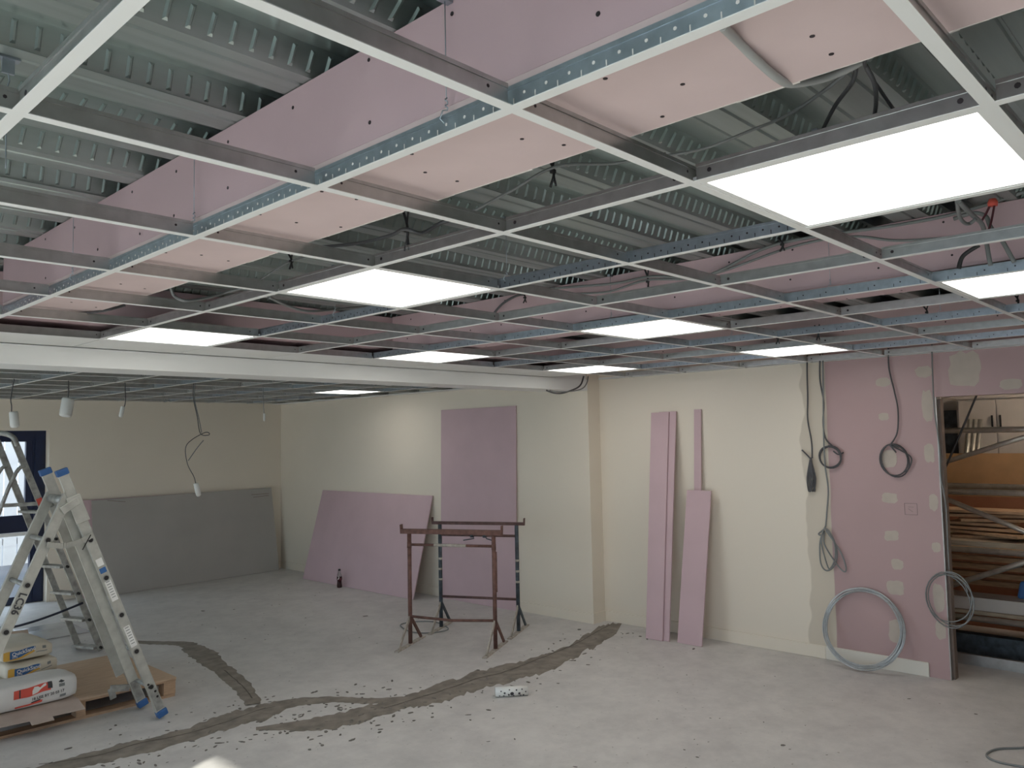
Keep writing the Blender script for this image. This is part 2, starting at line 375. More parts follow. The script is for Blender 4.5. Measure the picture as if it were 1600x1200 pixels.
# ------------------------------------------------------------------ doorway at the back with daylight outside
YD = YB+.13
dr = part('door_1', None, 'navy', lambda b: (b.box(2.68, DX1, YD, YD+.07, 0, DZ1), b.box(DX0, DX0+.12, YD, YD+.07, 0, DZ1), b.box(DX0+.12, 2.68, YD, YD+.07, 1.91, DZ1),
          b.box(DX0+.12, 2.68, YD, YD+.07, .84, 1.04), b.box(DX0+.12, 2.68, YD, YD+.07, 0, .09), b.box(2.71, 2.80, YD-.02, YD, .02, 1.98)), kind=STR)
part('pane', dr, 'glass', lambda b: b.box(DX0+.12, 2.68, YD+.03, YD+.04, 1.04, 1.91))
part('pane', dr, 'glass', lambda b: b.box(DX0+.12, 2.68, YD+.03, YD+.04, .09, .84))
part('mullion', dr, 'navy', lambda b: b.box(2.62, 2.68, YD+.005, YD+.06, 1.04, 1.91))
part('sill', dr, 'white', lambda b: b.box(DX0+.12, 2.68, YD-.04, YD, .80, .838))
part('outdoor_paving', None, 'paving', lambda b: b.box(-8, 10, YB+.36, 24, -.12, -.02), kind=STR)
part('outdoor_ground', None, 'outground', lambda b: b.box(-26, XG-.21, -22, 24, -.14, -.04), kind=STR)  # unseen pale ground, added to bounce daylight up through the windows
fe = thing('garden_fence', (2.5, 15, -.02), 'pale painted board fence outside the glazed back door', 'fence')
for k in range(34):
    part('board', fe, 'fence', lambda b: b.box(-1+k*.2, -1+k*.2+.185, 15+R.uniform(0, .01), 15.03, -.02, 2.6+R.uniform(-.03, .03)))
part('rail', fe, 'fence', lambda b: b.box(-1, 5.8, 15.03, 15.08, 1.6, 1.7))
part('rail', fe, 'fence', lambda b: b.box(-1, 5.8, 15.03, 15.08, .3, .4))

# ------------------------------------------------------------------ ceiling grid
def tee(b, p0, p1, w=.024):
    p0 = Vector(p0); p1 = Vector(p1); d = (p1-p0).normalized(); s = Vector((-d.y, d.x, 0))
    def bx(hw, z0, z1, mi):
        a = s*hw
        b.hexa([p0-a+Vector((0, 0, z0)), p0+a+Vector((0, 0, z0)), p1+a+Vector((0, 0, z0)), p1-a+Vector((0, 0, z0)),
                p0-a+Vector((0, 0, z1)), p0+a+Vector((0, 0, z1)), p1+a+Vector((0, 0, z1)), p1-a+Vector((0, 0, z1))], mi)
    bx(w/2, 0, .0015, 0); bx(.0008, .0015, .034, 1); bx(.003, .034, .042, 1)
def grid(name, label, j0, j1, i0, i1, ymin, ymax, xmax, odd=1):
    g = thing(name, (2.4, (ymin+ymax)/2, H), label, 'ceiling grid')
    for j in range(j0, j1+1):
        if j % 2 != odd: continue
        x = j*G
        r = part('main_runner', g, ['capwhite', 'galv'], lambda b: tee(b, (x, ymin, H), (x, ymax if ymin > 0 else 8*G, H)))
        def holes(b):
            y = max(ymin, .3)+.02
            while y < min(ymax, 4.75):
                for sg in (-1, 1): b.disc((x+sg*.0008, y, H+.022), (sg, 0, 0), .0032, 6, 0, .0006)
                b.box(x-.0014, x+.0014, y+.024, y+.0262, H+.006, H+.018)
                y += .05 if j < 4 else .1
        if ymin < 0 and j > 0: part('punched_holes', r, 'paperedge' if j == 1 else 'screw', holes, kind='stuff')
    seen = {}
    for i in range(i0, i1+1):
        y = i*G
        if not ymin < y < ymax: continue
        js = [q for q in range(j0, j1+1) if q % 2 == odd]
        ends = [js[0]*G-2*G]+[q*G for q in js]+[xmax]
        for a, c in zip(ends[:-1], ends[1:]):
            if c-a < .1: continue
            key = round(c-a, 3)
            def mk(b):
                tee(b, (a+.012, y, H), (c-.012, y, H))
                for q in (.06, c-a-.06, (c-a)/2-.02, (c-a)/2+.02):
                    for sg in (-1, 1): b.disc((a+q, y+sg*.0008, H+.024), (0, sg, 0), .0035, 6, 2, .0006)
            if key in seen:
                s0, y0, a0 = seen[key]; o = s0.copy(); COL.objects.link(o); o.parent = g; o.location = (a-a0, y-y0, 0)
            else:
                seen[key] = (part('cross_tee', g, ['capwhite', 'galvdull', 'screw'], mk), y, a)
    s0 = None
    for j in range(j0, j1+1):
        if j % 2 == odd: continue
        x = j*G
        ys = [ymin]+[i*G for i in range(i0, i1+1) if ymin < i*G < ymax]+([ymax] if ymin > 0 else [])
        for a, c in zip(ys[:-1], ys[1:]):
            if c-a < .05: continue
            if abs(c-a-G) < .001:
                if s0: o = s0[0].copy(); COL.objects.link(o); o.parent = g; o.location = (x-s0[1], a-s0[2], 0); continue
                s0 = (part('cross_tee', g, ['capwhite', 'galvdull', 'screw'], lambda b: (tee(b, (x, a+.012, H), (x, c-.012, H)),
                      [b.disc((x+sg*.0008, a+q, H+.022), (sg, 0, 0), .0055, 8, 2, .0006) for sg in (-1, 1) for q in (.045, G-.045)])), x, a)
            else: part('cross_tee', g, ['capwhite', 'galvdull'], lambda b: tee(b, (x, a+.012, H), (x, c-.012, H)))
    part('wall_angle', g, 'capwhite', lambda b: b.box(xmax-.022, xmax, ymin, ymax, H, H+.0015))
    part('wall_angle', g, 'capwhite', lambda b: b.box(xmax-.0015, xmax, ymin, ymax, H+.0015, H+.022))
    return g
g1 = grid('ceiling_grid', 'white hung ceiling grid with open cells over the near room', -3, 10, -4, 8, YF, YN, XR)
g2 = grid('ceiling_grid', 'hung ceiling grid seen edge-on beyond the white bulkhead', -3, 9, 10, 18, YN+.34, YB, XL)
part('wall_angle', g2, 'capwhite', lambda b: b.box(XG, XL, YB-.022, YB, H, H+.0015))
part('margin_board', g2, 'white', lambda b: b.box(XL-.16, XL, YN+.34, YB-.022, H-.006, H))
# hanger wires with twisted ends and deck clips
for (x, y) in [(.6, 1.37), (.6, 2.42), (.6, 3.38), (1.8, 1.15), (1.8, 2.36), (1.8, 3.5), (3.0, 1.6), (3.0, 2.75), (4.2, 1.5), (4.2, 2.7), (.09, 2.22), (.22, 3.16)]:
    if x < .5:
        def cl(b):
            b.box(x-.012, x+.012, y-.004, y+.004, ZD-.035, ZD); b.box(x-.022, x+.022, y-.012, y+.012, ZD-.004, ZD)
            b.tube([(x, y, ZD-.03), (x+.003, y, ZD-.05), (x-.002, y, ZD-.07), (x, y+.002, H+.06), (x, y, H+.03)], .0016, 5)
        part('hanger_wire', g1, 'galv', cl); continue
    def hw(b):
        b.tube([(x, y, ZD-.002), (x, y, H+.075)], .0011, 5)
        b.tube([(x+.003*math.cos(k*1.6), y+.003*math.sin(k*1.6), H+.075-k*.003) for k in range(9)]+[(x-.004, y+.006, H+.05), (x-.006, y+.012, H+.035), (x+.004, y+.004, H+.022)], .0016, 5)
        b.box(x-.014, x+.014, y-.008, y+.008, ZD-.012, ZD)
    part('hanger_wire', g1, 'galv', hw)
# joint clips where runners meet
def joint(b):
    for (dx) in (0, .022, .06): b.box(.6+.0009, .6+.0022, .98+dx, .98+dx+.008, H+.006, H+.03)
    b.box(.6+.0009, .6+.0035, 1.0, 1.014, H+.012, H+.026)
part('splice_clip', g1, 'paperedge', joint)

# LED panels
def panel(i, j, label):
    x0, x1, y0, y1 = j*G+.012, (j+1)*G-.012, i*G+.012, (i+1)*G-.012; z = H+.0016; w_ = .011
    t = thing('led_panel', ((x0+x1)/2, (y0+y1)/2, z), label, 'ceiling light', 'square LED panels in the ceiling grid')
    x0 -= .0105; x1 += .0105; y0 -= .0105; y1 += .0105
    ix0, ix1, iy0, iy1 = x0+.023, x1-.023, y0+.023, y1-.023
    part('frame', t, 'capwhite', lambda b: (b.box(x0, x1, y0, iy0, z, z+.011), b.box(x0, x1, iy1, y1, z, z+.011), b.box(x0, ix0, iy0, iy1, z, z+.011), b.box(ix1, x1, iy0, iy1, z, z+.011), b.box(x0, x1, y0, y1, z+.011, z+.0125)))
    part('diffuser', t, 'diffuser', lambda b: b.add([(ix0, iy0, z+.004), (ix1, iy0, z+.004), (ix1, iy1, z+.004), (ix0, iy1, z+.004)], [(0, 1, 2, 3)]))
for i, j, l in [(1, 2, 'big lit LED panel nearest the viewer at upper right'), (4, 2, 'lit LED panel in the middle of the picture above the centre left cells'),
                (7, 2, 'lit LED panel by the bulkhead tiles, leftmost in the picture'), (1, 5, 'lit LED panel cut off by the right edge of the picture'),
                (4, 5, 'lit LED panel right of centre, between the middle grid rows'), (7, 5, 'lit LED panel against the bulkhead tiles, second from the left'),
                (4, 8, 'flat-looking lit LED panel above the hanging cable loops'), (7, 8, 'lit LED panel in the corner over the loose grey cables'),
                (13, 8, 'lone lit LED panel beyond the white bulkhead')]:
    panel(i, j, l)

# cut tiles next to the bulkhead
names = ['leftmost cut white tile against the bulkhead', 'cut white tile left of the leftmost lit panel', 'cut white tile below the leftmost lit panel', 'cut white tile right of the leftmost lit panel',
         'cut white tile two cells right of the leftmost lit panel', 'cut white tile below the second bulkhead panel', 'cut white tile right of the second bulkhead panel', 'cut white tile left of the corner lit panel', 'cut white tile below the corner lit panel']
for k, j in enumerate(range(0, 9)):
    part('ceiling_tile', None, 'white', lambda b: b.box(j*G+.0045, (j+1)*G-.0045, 8*G+.013, YN-.004, H, H+.013), label=names[k], cat='ceiling tile', group='cut tiles along the bulkhead')

# ------------------------------------------------------------------ pink boxed beams above the grid
def casing(label, x0, x1, y0, y1, z0, z1, faces, screws, mt='pink'):
    t = thing('beam_casing', ((x0+x1)/2, (y0+y1)/2, z0), label, 'boxed beam')
    T = .0125
    if 'l' in faces: o = part('side_board', t, mt, lambda b: b.box(x0, x0+T, y0, y1, z0, z1))
    if 'r' in faces: part('side_board', t, mt, lambda b: b.box(x1-T, x1, y0, y1, z0+T, z1))
    if 'f' in faces: part('side_board', t, mt, lambda b: b.box(x0, x1, y0, y0+T, z0+.002, z1))
    if 'b' in faces: part('side_board', t, mt, lambda b: b.box(x0, x1, y1-T, y1, z0+.002, z1))
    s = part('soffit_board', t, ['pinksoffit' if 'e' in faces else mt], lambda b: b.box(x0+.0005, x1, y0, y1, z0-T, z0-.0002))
    if 'e' in faces:
        def ragged(b):
            y = y0; prev = 0
            while y < y1-.02:
                L = R.uniform(.03, .14); q = R.uniform(.0005, .006)
                b.box(x1, x1+q, y, min(y+L, y1), z0-T-.0005, z0-.001); y += L
        part('torn_paper_edge', s, 'paperedge', ragged)
    def sc(b):
        rr = random.Random(len(label))
        y = y0+.15
        while y < y1-.05 and y < 5:
            if 'l' in faces:
                b.disc((x0, y+rr.uniform(-.04, .04), z1-.035+rr.uniform(-.01, .01)), (-1, 0, 0), .0045, 8)
                b.disc((x0, y+rr.uniform(-.04, .04), z0+.03+rr.uniform(-.01, .015)), (-1, 0, 0), .0045, 8)
            for xx in (x0+.08, x0+.2, x1-.05): b.disc((xx+rr.uniform(-.02, .02), y+rr.uniform(-.06, .06), z0-T), (0, 0, -1), .0045, 8)
            y += .3
    if screws: part('screw_heads', t, 'screw', sc)
    return t
ZS = H+.065
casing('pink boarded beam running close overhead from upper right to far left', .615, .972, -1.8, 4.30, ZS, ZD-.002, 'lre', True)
casing('second pink boarded beam, farther off beyond the lit panels', 3.03, 3.46, YF, 4.62, ZS, ZD-.002, 'lr', True)
casing('pink boarded soffit over the wall with the cable loops', 5.15, XR, YF, 4.62, ZS+.01, ZD-.002, 'l', True, 'pinkshine')
casing('shaded pink boarded beam behind the bulkhead tiles', -2, XR, 4.64, YN-.01, ZS+.02, ZD-.002, 'f', False)

# ------------------------------------------------------------------ cables in the void
def cable(name, label, pts, r, m, group=None, n=8, seg=7):
    return part(name, None, m, lambda b: b.tube(smooth_path(pts, n), r, seg), label=label, cat='cable', group=group)
cable('conduit_cable', 'thick grey cable bending over the edge of the near pink beam', [at(1128, 40, x=.62), at(1150, 62, z=ZS-.02), at(1180, 92, z=ZS-.022), at(1215, 122, z=ZS-.022), at(1240, 131, z=ZS-.004), at(1290, 122, x=1.1), at(1340, 100, x=1.15), at(1372, 75, x=1.2)], .0075, 'cablelight')
cable('loom_cable', 'thin grey cable looping past the deck clip right of the pink beam', [at(1340, 98, x=1.16), at(1290, 140, x=1.25), at(1230, 180, x=1.35), at(1170, 205, x=1.45), at(1100, 232, x=1.5), at(1035, 244, x=1.55)], .004, 'cable')
cable('lamp_cable', 'black cable dropping to the nearest lit panel, left strand', [at(1338, 100, x=1.16), at(1332, 128, x=1.2), at(1305, 165, x=1.3), at(1285, 205, x=1.38), at(1283, 225, x=1.42)], .0045, 'cabledark')
cable('lamp_cable', 'black cable dropping to the nearest lit panel, middle strand', [at(1352, 102, x=1.16), at(1366, 130, x=1.2), at(1369, 160, x=1.28), at(1364, 195, x=1.38)], .0045, 'cabledark')
cable('lamp_cable', 'black cable dropping to the nearest lit panel, right strand', [at(1358, 85, x=1.14), at(1352, 104, x=1.16), at(1378, 145, x=1.28), at(1404, 182, x=1.4)], .0035, 'cabledark')
cable('tied_cable', 'grey cable sagging between the black ties under the near deck', [at(1040, 240, x=1.6), at(960, 255, x=1.5), at(870, 260, x=1.35), at(800, 297, x=1.3), at(730, 335, x=1.28)], .0045, 'cable')
cable('tied_cable', 'dark cable curving past the black tie below the pink soffit edge', [at(500, 386, x=1.25), at(560, 380, x=1.25), at(610, 368, x=1.2), at(632, 358, x=1.15), at(660, 364, x=1.2), at(690, 348, x=1.25), at(730, 338, x=1.28)], .006, 'cabledark')
cable('tied_cable', 'grey cable rising to the small hook left of the middle lit panel', [at(403, 440, x=1.25), at(430, 422, x=1.28), at(455, 408, x=1.28), at(480, 400, x=1.3), at(520, 391, x=1.3)], .004, 'cable')
cable('loose_cable', 'light grey cable hanging from the end of the near pink beam', [at(266, 446, x=1.0), at(272, 462, x=1.02), at(290, 470, x=1.05), at(320, 466, x=1.15), at(350, 458, x=1.25), at(378, 450, x=1.3)], .006, 'cable')
cable('loose_cable', 'light grey cable crossing below the corrugated deck by the dark beam', [at(420, 464, x=1.3), at(450, 478, x=1.5), at(480, 486, x=1.7), at(520, 484, x=1.9), at(560, 480, x=2.1), at(600, 478, x=2.3)], .006, 'cable')
cable('loose_cable', 'dark cable trailing along the pink board at the far left', [at(75, 487, z=ZS-.021), at(115, 489, z=ZS-.021), at(145, 488, z=ZS-.021), at(170, 484, z=ZS-.01), at(195, 477, z=ZS+.02)], .006, 'cabledark')
cable('beam_cable', 'upper grey cable running along the far pink beam face', [at(1600, 300, x=3.0), at(1500, 332, x=3.0), at(1400, 352, x=3.0), at(1260, 372, x=3.0), at(1190, 390, x=3.0), at(1100, 432, x=3.0), at(1020, 432, x=3.0), at(960, 443, x=3.0), at(900, 448, x=3.0), at(850, 452, x=3.0)], .007, 'cable')
cable('beam_cable', 'lower grey cable running along the far pink beam face', [at(1480, 372, x=3.0), at(1400, 376, x=3.0), at(1330, 370, x=3.0), at(1240, 385, x=3.0), at(1100, 432, x=3.01), at(1010, 438, x=3.0), at(950, 456, x=3.0), at(890, 459, x=3.0)], .006, 'cable')
cable('beam_cable', 'short dark cable arching over the middle of the far pink beam', [at(770, 492, x=3.0), at(785, 475, x=3.0), at(805, 463, x=3.0), at(818, 460, x=3.0)], .007, 'cabledark')
cable('riser_cable', 'pair of dark cables dropping in front of the far pink beam at right, left one', [at(1530, 383, x=2.9), at(1505, 400, x=2.9), at(1498, 420, x=2.9)], .008, 'black')
cable('riser_cable', 'grey cable loop under the nearest panel edge at the right', [at(1495, 312, x=2.2), at(1500, 340, x=2.4), at(1512, 350, x=2.5), at(1525, 342, x=2.5)], .006, 'cable')
cable('riser_cable', 'grey cable descending to the box tied at the right beam', [at(1497, 314, x=2.2), at(1518, 335, x=2.5), at(1534, 350, x=2.8), at(1540, 370, x=2.9), at(1545, 400, x=2.9), at(1548, 415, x=2.9)], .008, 'cable')
cable('riser_cable', 'grey cable bowing right behind the tied box on the beam', [at(1490, 342, x=2.95), at(1520, 333, x=2.95), at(1540, 338, x=2.95), at(1548, 355, x=2.95), at(1565, 375, x=2.95), at(1585, 410, x=2.95)], .008, 'cable')
part('cable_sling', None, ['bagred'], lambda b: (b.lathe(at(1551, 316, x=2.9)-Vector((0, 0, .014)), [(.016, 0), (.018, .012), (.012, .026)], 10)), label='small red fixing above the two-strand sling on the right beam', cat='fixing')
cable('sling_strand', 'left strand of the dark red sling on the right beam', [at(1548, 319, x=2.9), at(1540, 335, x=2.9), at(1534, 345, x=2.9)], .004, 'label')
cable('sling_strand', 'right strand of the dark red sling on the right beam', [at(1554, 319, x=2.9), at(1549, 345, x=2.9), at(1544, 362, x=2.9)], .004, 'label')
def tie(label, u, v, x, sc=1.0, fl=1):
    o = at(u, v, x=x); s = .055*sc; vy = Vector((0, -1, 0))
    def mk(b):
        b.tube(smooth_path([o+Vector((0, 0, s))-vy*.02*fl, o+vy*.004, o-vy*.012*fl-Vector((0, 0, s*.9))], 5), .0045, 6)
        b.tube(smooth_path([o+Vector((0, 0, s*1.05))+vy*.012, o+Vector((0, 0, .2*s)), o+vy*.01-Vector((0, 0, s*.9))], 5), .0035, 6)
        b.box(o.x-.006, o.x+.006, o.y-.007, o.y+.007, o.z-.005, o.z+.005)
    part('cable_tie', None, 'black', mk, label=label, cat='cable tie', group='black cable ties in the ceiling void')
tie('black cable tie under the pink soffit left of the nearest panel', 864, 268, 1.35, .9)
tie('black cable tie beside the soffit edge above the middle panel', 636, 360, 1.2, 1.3)
tie('small black tie holding the grey cable left of the middle panel', 455, 408, 1.28, .6)
tie('crossed black tie on the face of the far pink beam', 1012, 440, 3.0, 1.4)
tie('black tie on the short arched cable of the far beam', 820, 465, 2.98, .6)
tie('black tie on the far beam below the nearest panel', 1222, 382, 2.98, .6)
tie('black tie hanging above the flat-looking panel', 1278, 520, 4.6, .9)
tie('black tie just left of the flat-looking panel', 1215, 528, 4.6, .8)
tie('black tie under the panel at the right edge', 1590, 470, 4.3, .8)
tie('black tie between grid runners right of centre', 1448, 488, 4.3, .8)

# ------------------------------------------------------------------ boards leaning on the walls
def lean_x(b, xb, xt, y0b, y1b, y0t, y1t, zt, zb=0, t=.0125, mi=0):   # board leaning towards +x wall; (xb,xt) front face
    d = Vector((xt-xb, 0, zt-zb)).normalized(); n = Vector((d.z, 0, -d.x))*t
    p = [Vector((xb, y0b, zb)), Vector((xb, y1b, zb)), Vector((xt, y1t, zt)), Vector((xt, y0t, zt))]
    lift = Vector((0, 0, -min(0, n.z)))
    b.hexa([q+lift for q in p]+[q+n+lift for q in p], mi)
part('plasterboard', None, 'pink', lambda b: lean_x(b, 5.61, 5.932, 7.57, 9.88, 7.575, 9.88, 1.165), label='pink plasterboard sheet leaning on its long edge behind the bottle', cat='plasterboard')
part('plasterboard', None, 'pink', lambda b: lean_x(b, 5.905, 5.934, 6.22, 7.42, 6.19, 7.40, 2.18), label='pink plasterboard sheet standing upright behind the trestles', cat='plasterboard')
def lean_y(b, yb, yt, x0, x1, zt, t=.0125, z1=None):
    d = Vector((0, yt-yb, zt)).normalized(); n = Vector((0, d.z, -d.y))*t; z1 = zt if z1 is None else z1
    p = [Vector((x0, yb, 0)), Vector((x1, yb, 0)), Vector((x1-.04, yt, z1)), Vector((x0, yt, zt))]; lift = Vector((0, 0, -min(0, n.z)))
    b.hexa([q+lift for q in p]+[q+n+lift for q in p])
gb = part('plasterboard', None, ['greyboard'], lambda b: lean_y(b, 10.80, 10.945, 3.30, 5.80, 1.165, z1=1.185), label='grey-backed plasterboard sheet on its long edge along the back wall', cat='plasterboard')
part('torn_paper', gb, 'brownedge', lambda b: [lean_y(b, 10.797, 10.8, 3.30, 3.30, 0.001) if 0 else b.bar(at(u0, v0, y=10.86+.1*0), at(u1, v1, y=10.86), .004, .006) for (u0, v0, u1, v1) in [(168, 782, 196, 784), (393, 773, 420, 771), (396, 777, 420, 774), (410, 842, 424, 840), (404, 851, 422, 849)]])
part('plasterboard', None, ['pink'], lambda b: lean_y(b, 10.835, 10.968, 3.18, 5.60, 1.175), label='pink-edged plasterboard sheet just behind the grey-backed one', cat='plasterboard')
part('board_strip', None, 'pink', lambda b: lean_x(b, 5.79, 6.098, 4.33, 4.505, 4.38, 4.575, 2.045), label='tall wide pink plasterboard strip, front of the leaning pair', cat='plasterboard strip')
part('board_strip', None, 'pink', lambda b: lean_x(b, 5.812, 6.114, 4.275, 4.45, 4.31, 4.50, 2.05), label='tall pink plasterboard strip behind the front one of the pair', cat='plasterboard strip')
part('board_strip', None, 'pink', lambda b: lean_x(b, 6.03, 6.122, 4.08, 4.15, 4.052, 4.124, 2.06), label='narrow tall pink plasterboard strip rising behind the short one', cat='plasterboard strip')
part('board_strip', None, 'pink', lambda b: lean_x(b, 5.835, 6.06, 3.962, 4.205, 3.945, 4.19, 1.325), label='short wide pink plasterboard strip leaning nearest the cables', cat='plasterboard strip')

# ------------------------------------------------------------------ trestles
def trestle(A, B, label, post, rail, zr, zl, topw, toph, second):
    A = Vector((*A, 0)); B = Vector((*B, 0)); ax = (B-A).normalized(); pe = Vector((-ax.y, ax.x, 0))
    if pe.x < 0: pe = -pe
    t = thing('builders_trestle', (A+B)/2, label, 'trestle')
    ztop = 1.03
    part('top_bar', t, rail, lambda b: b.bar(A-ax*.075+Vector((0, 0, ztop-toph/2)), B+ax*.075+Vector((0, 0, ztop-toph/2)), topw, toph), bevel=.003)
    for P, s in ((A-ax*.075, -1), (B+ax*.075, 1)):
        part('end_lip', t, rail, lambda b: b.bar(P+Vector((0, 0, ztop-toph)), P+ax*s*.004+Vector((0, 0, ztop+.04)), topw, .008, up=ax))
    for P in (A, B):
        lg = part('post', t, post, lambda b: b.tube([P+Vector((0, 0, .012)), P+Vector((0, 0, ztop-toph))], .019, 10))
        part('foot_bar', t, 'mortar', lambda b: b.bar(P-pe*.29+Vector((0, 0, .006)), P+pe*.29+Vector((0, 0, .006)), .04, .012))
        for s in (-1, 1):
            part('brace', t, post if s > 0 else 'mortar', lambda b: b.bar(P+pe*s*.235+Vector((0, 0, .012)), P+pe*s*.012+Vector((0, 0, .245)), .03, .012, up=ax))
        for z, hh in (((.66, .02), (.56, .02), (.46, .02)) if second else ((.86, .05),)):
            part('collar', lg, 'mortar' if second else rail, lambda b: b.lathe(P+Vector((0, 0, z)), [(.021, 0), (.021, hh)], 10))
    part('rail', t, rail, lambda b: b.tube([A+Vector((0, 0, zr)), B+Vector((0, 0, zr))], .012, 8))
    mid = (A+B)/2
    part('rail', t, rail, lambda b: b.tube([A+Vector((0, 0, zl)), mid+Vector((0, 0, zl-(0 if second else .018))), B+Vector((0, 0, zl))], .012, 8))
    if second:
        for q in (-.06, .07): part('clamp', t, 'darksteel', lambda b: (b.tube([mid+ax*q+Vector((0, 0, zr+.012)), mid+ax*(q+.02)+Vector((0, 0, zr-.03)), mid+ax*(q+.09*(1 if q > 0 else -1))+Vector((0, 0, zr-.05))], .006, 6), b.lathe(mid+ax*q+Vector((0, 0, zr-.02)), [(.02, 0), (.02, .04)], 8)))
    else:
        part('paint_wrap', t, 'mortar', lambda b: b.tube([A+(B-A)*.3+Vector((0, 0, zr)), A+(B-A)*.68+Vector((0, 0, zr))], .0135, 8))
        part('pin_chain', t, rail, lambda b: b.tube([B+ax*.022+Vector((0, 0, zz+.004*math.sin(zz*300))) for zz in [.5+.02*k for k in range(18)]], .007, 6))
    return t
trestle((4.30, 6.02), (4.65, 5.29), 'rust brown steel trestle standing in front', 'rust', 'rust', .89, .25, .05, .042, False)
trestle((4.90, 6.28), (5.245, 5.57), 'dark steel trestle with rusty bars, behind the brown one', 'darksteel', 'rustdark', .90, .305, .04, .028, True)
cable('floor_cable', 'grey cable coiled on the floor round the rear trestle foot', [Vector((4.80+.20*math.cos(a)+.02*math.sin(3*a), 6.42+.28*math.sin(a), .006+.002*k/40)) for k, a in enumerate([.22*k for k in range(60)])], .005, 'cable', n=2, seg=6)

# bottle in front of the long leaning board
bx_, by_ = 5.545, 8.93
bt = thing('cola_bottle', (bx_, by_, 0), 'small bottle of dark drink standing before the leaning pink sheet', 'bottle')
part('body', bt, 'cola', lambda b: b.lathe((bx_, by_, 0), [(.026, 0), (.032, .006), (.033, .03), (.029, .06), (.028, .085), (.033, .12), (.032, .14)], 16))
part('neck', bt, 'clear', lambda b: b.lathe((bx_, by_, .14), [(.032, 0), (.027, .02), (.016, .05), (.0135, .07)], 16))
part('cap', bt, 'dark', lambda b: b.lathe((bx_, by_, .21), [(.016, 0), (.016, .018), (.014, .02)], 16))
part('label', bt, 'label', lambda b: b.lathe((bx_, by_, .088), [(.030, 0), (.034, .012), (.0345, .035)], 16))
part('swoosh', bt, 'whiteprint', lambda b: b.tube([(bx_-.0345*math.cos(a+.75), by_-.0345*math.sin(a+.75), .10+.014*k) for k, a in enumerate((-.6, -.1, .1, -.2))], [.002, .005, .005, .002], 6))

# perforated tube on the floor
ta, tb = Vector((3.74, 4.40, .034)), Vector((3.92, 4.25, .034)); td = (tb-ta).normalized(); tn = Vector((-td.y, td.x, 0))
tu = thing('cardboard_tube', ((ta+tb)/2).xy.to_3d(), 'short white tube with dark spots lying beside the mortar repair', 'tube')
def shell(b):
    L = (tb-ta).length
    b.lathe(ta, [(.029, 0), (.034, 0), (.034, L), (.029, L), (.029, 0)], 22, td)
part('shell', tu, 'lampbody', shell)
part('core', tu, 'dark', lambda b: b.lathe(ta+td*.003, [(.0285, 0), (.0285, (tb-ta).length-.006)], 16, td))
for k, (s, a, r) in enumerate([(.03, -.5, .004), (.06, -.55, .005), (.065, .1, .006), (.095, -.3, .006), (.118, -.1, .011), (.15, .6, .005), (.17, -.1, .007), (.19, .7, .004), (.20, -.6, .006), (.215, .2, .004), (.04, .5, .004), (.10, .7, .004), (.18, -.6, .005), (.13, -.62, .005)]):
    a -= .15; nv = -tn*math.cos(a)+Vector((0, 0, 1))*math.sin(a)
    part('spot', tu, 'ink', lambda b: b.disc(ta+td*s+nv*.0335, nv, r*1.25, 8, 0, .0012))

# ------------------------------------------------------------------ wire coil against the right wall
def coil(b):
    c = Vector((6.03, 2.665, .312)); up = Vector((.185, 0, .59)).normalized(); sd_ = Vector((0, -1, 0)); n = up.cross(sd_)
    for k in range(15):
        rr = .295+R.uniform(-.021, .014); o = n*R.uniform(-.014, .012)+up*R.uniform(-.005, .005); ph = R.uniform(0, 6)
        pts = [c+o+up*(rr*math.cos(a)*(1+.012*math.sin(2*a+ph)))+sd_*(rr*math.sin(a)*(1+.015*math.sin(3*a+ph)))+n*.004*math.sin(2*a+ph) for a in [2*math.pi*q/56 for q in range(56)]]
        b.tube(pts, .0034, 5, closed=True)
part('wire_coil', None, 'wire', coil, label='large coil of galvanised wire leaning on the pink wall', cat='wire coil')

# hanging cable loops in front of the right wall
XC = XR-.03
def loop(c, ry, rz, turns, n=26, wob=.06, tilt=0, ph0=math.pi/2, sd_=1):
    rr = random.Random(sd_); pts = []
    for k in range(int(turns*n)+1):
        a = ph0+2*math.pi*k/n; t = k//n
        f = 1+wob*math.sin(a*1.0+sd_+t*1.7)+wob*.6*math.sin(2*a+t)
        pts.append(Vector((XC+.008*math.sin(a*.5+t)-.004*t*.5, c.y+ry*f*math.cos(a)+tilt*math.sin(a), c.z+rz*f*math.sin(a))))
    return pts
def hang(name, label, drop, lp, r, m, tails=()):
    t = thing(name, drop[0], label, 'cable', 'coiled cables hanging on the right wall')
    part('drop', t, m, lambda b: b.tube(smooth_path(drop, 8), r, 6))
    part('loops', t, m, lambda b: b.tube(lp if len(lp) > 40 else smooth_path([q-Vector((.006*(i % 5), 0, 0)) for i, q in enumerate(lp)], 5), r, 6))
    for tl in tails: part('tail', t, m, lambda b: b.tube(smooth_path(tl, 6), r, 6))
    return t
def wp(u, v, dx=0): return at(u, v, x=XC-dx)
hang('hanging_cable', 'tight bundle of dark cable hanging leftmost over the beige band', [wp(1262, 535), wp(1261, 575), wp(1262, 620), wp(1262, 655), wp(1268, 690), wp(1269, 716)],
     [q for k in range(4) for q in [wp(1266+k, 718), wp(1262+3*k, 745), wp(1264+3*k, 764), wp(1267+2*k, 766), wp(1272+k, 745), wp(1268, 720)]], .0062, 'cabledark', [[wp(1268, 719), wp(1262, 712), wp(1253, 703)]])
hang('hanging_cable', 'small dark ring of cable hanging second from the left', [wp(1282, 535), wp(1281, 590), wp(1287, 628), wp(1286, 660), wp(1290, 685), wp(1302, 698)],
     loop(wp(1297, 714), .085, .088, 3, sd_=2), .006, 'cabledark', [[wp(1302, 705), wp(1310, 710), wp(1318, 707)]])
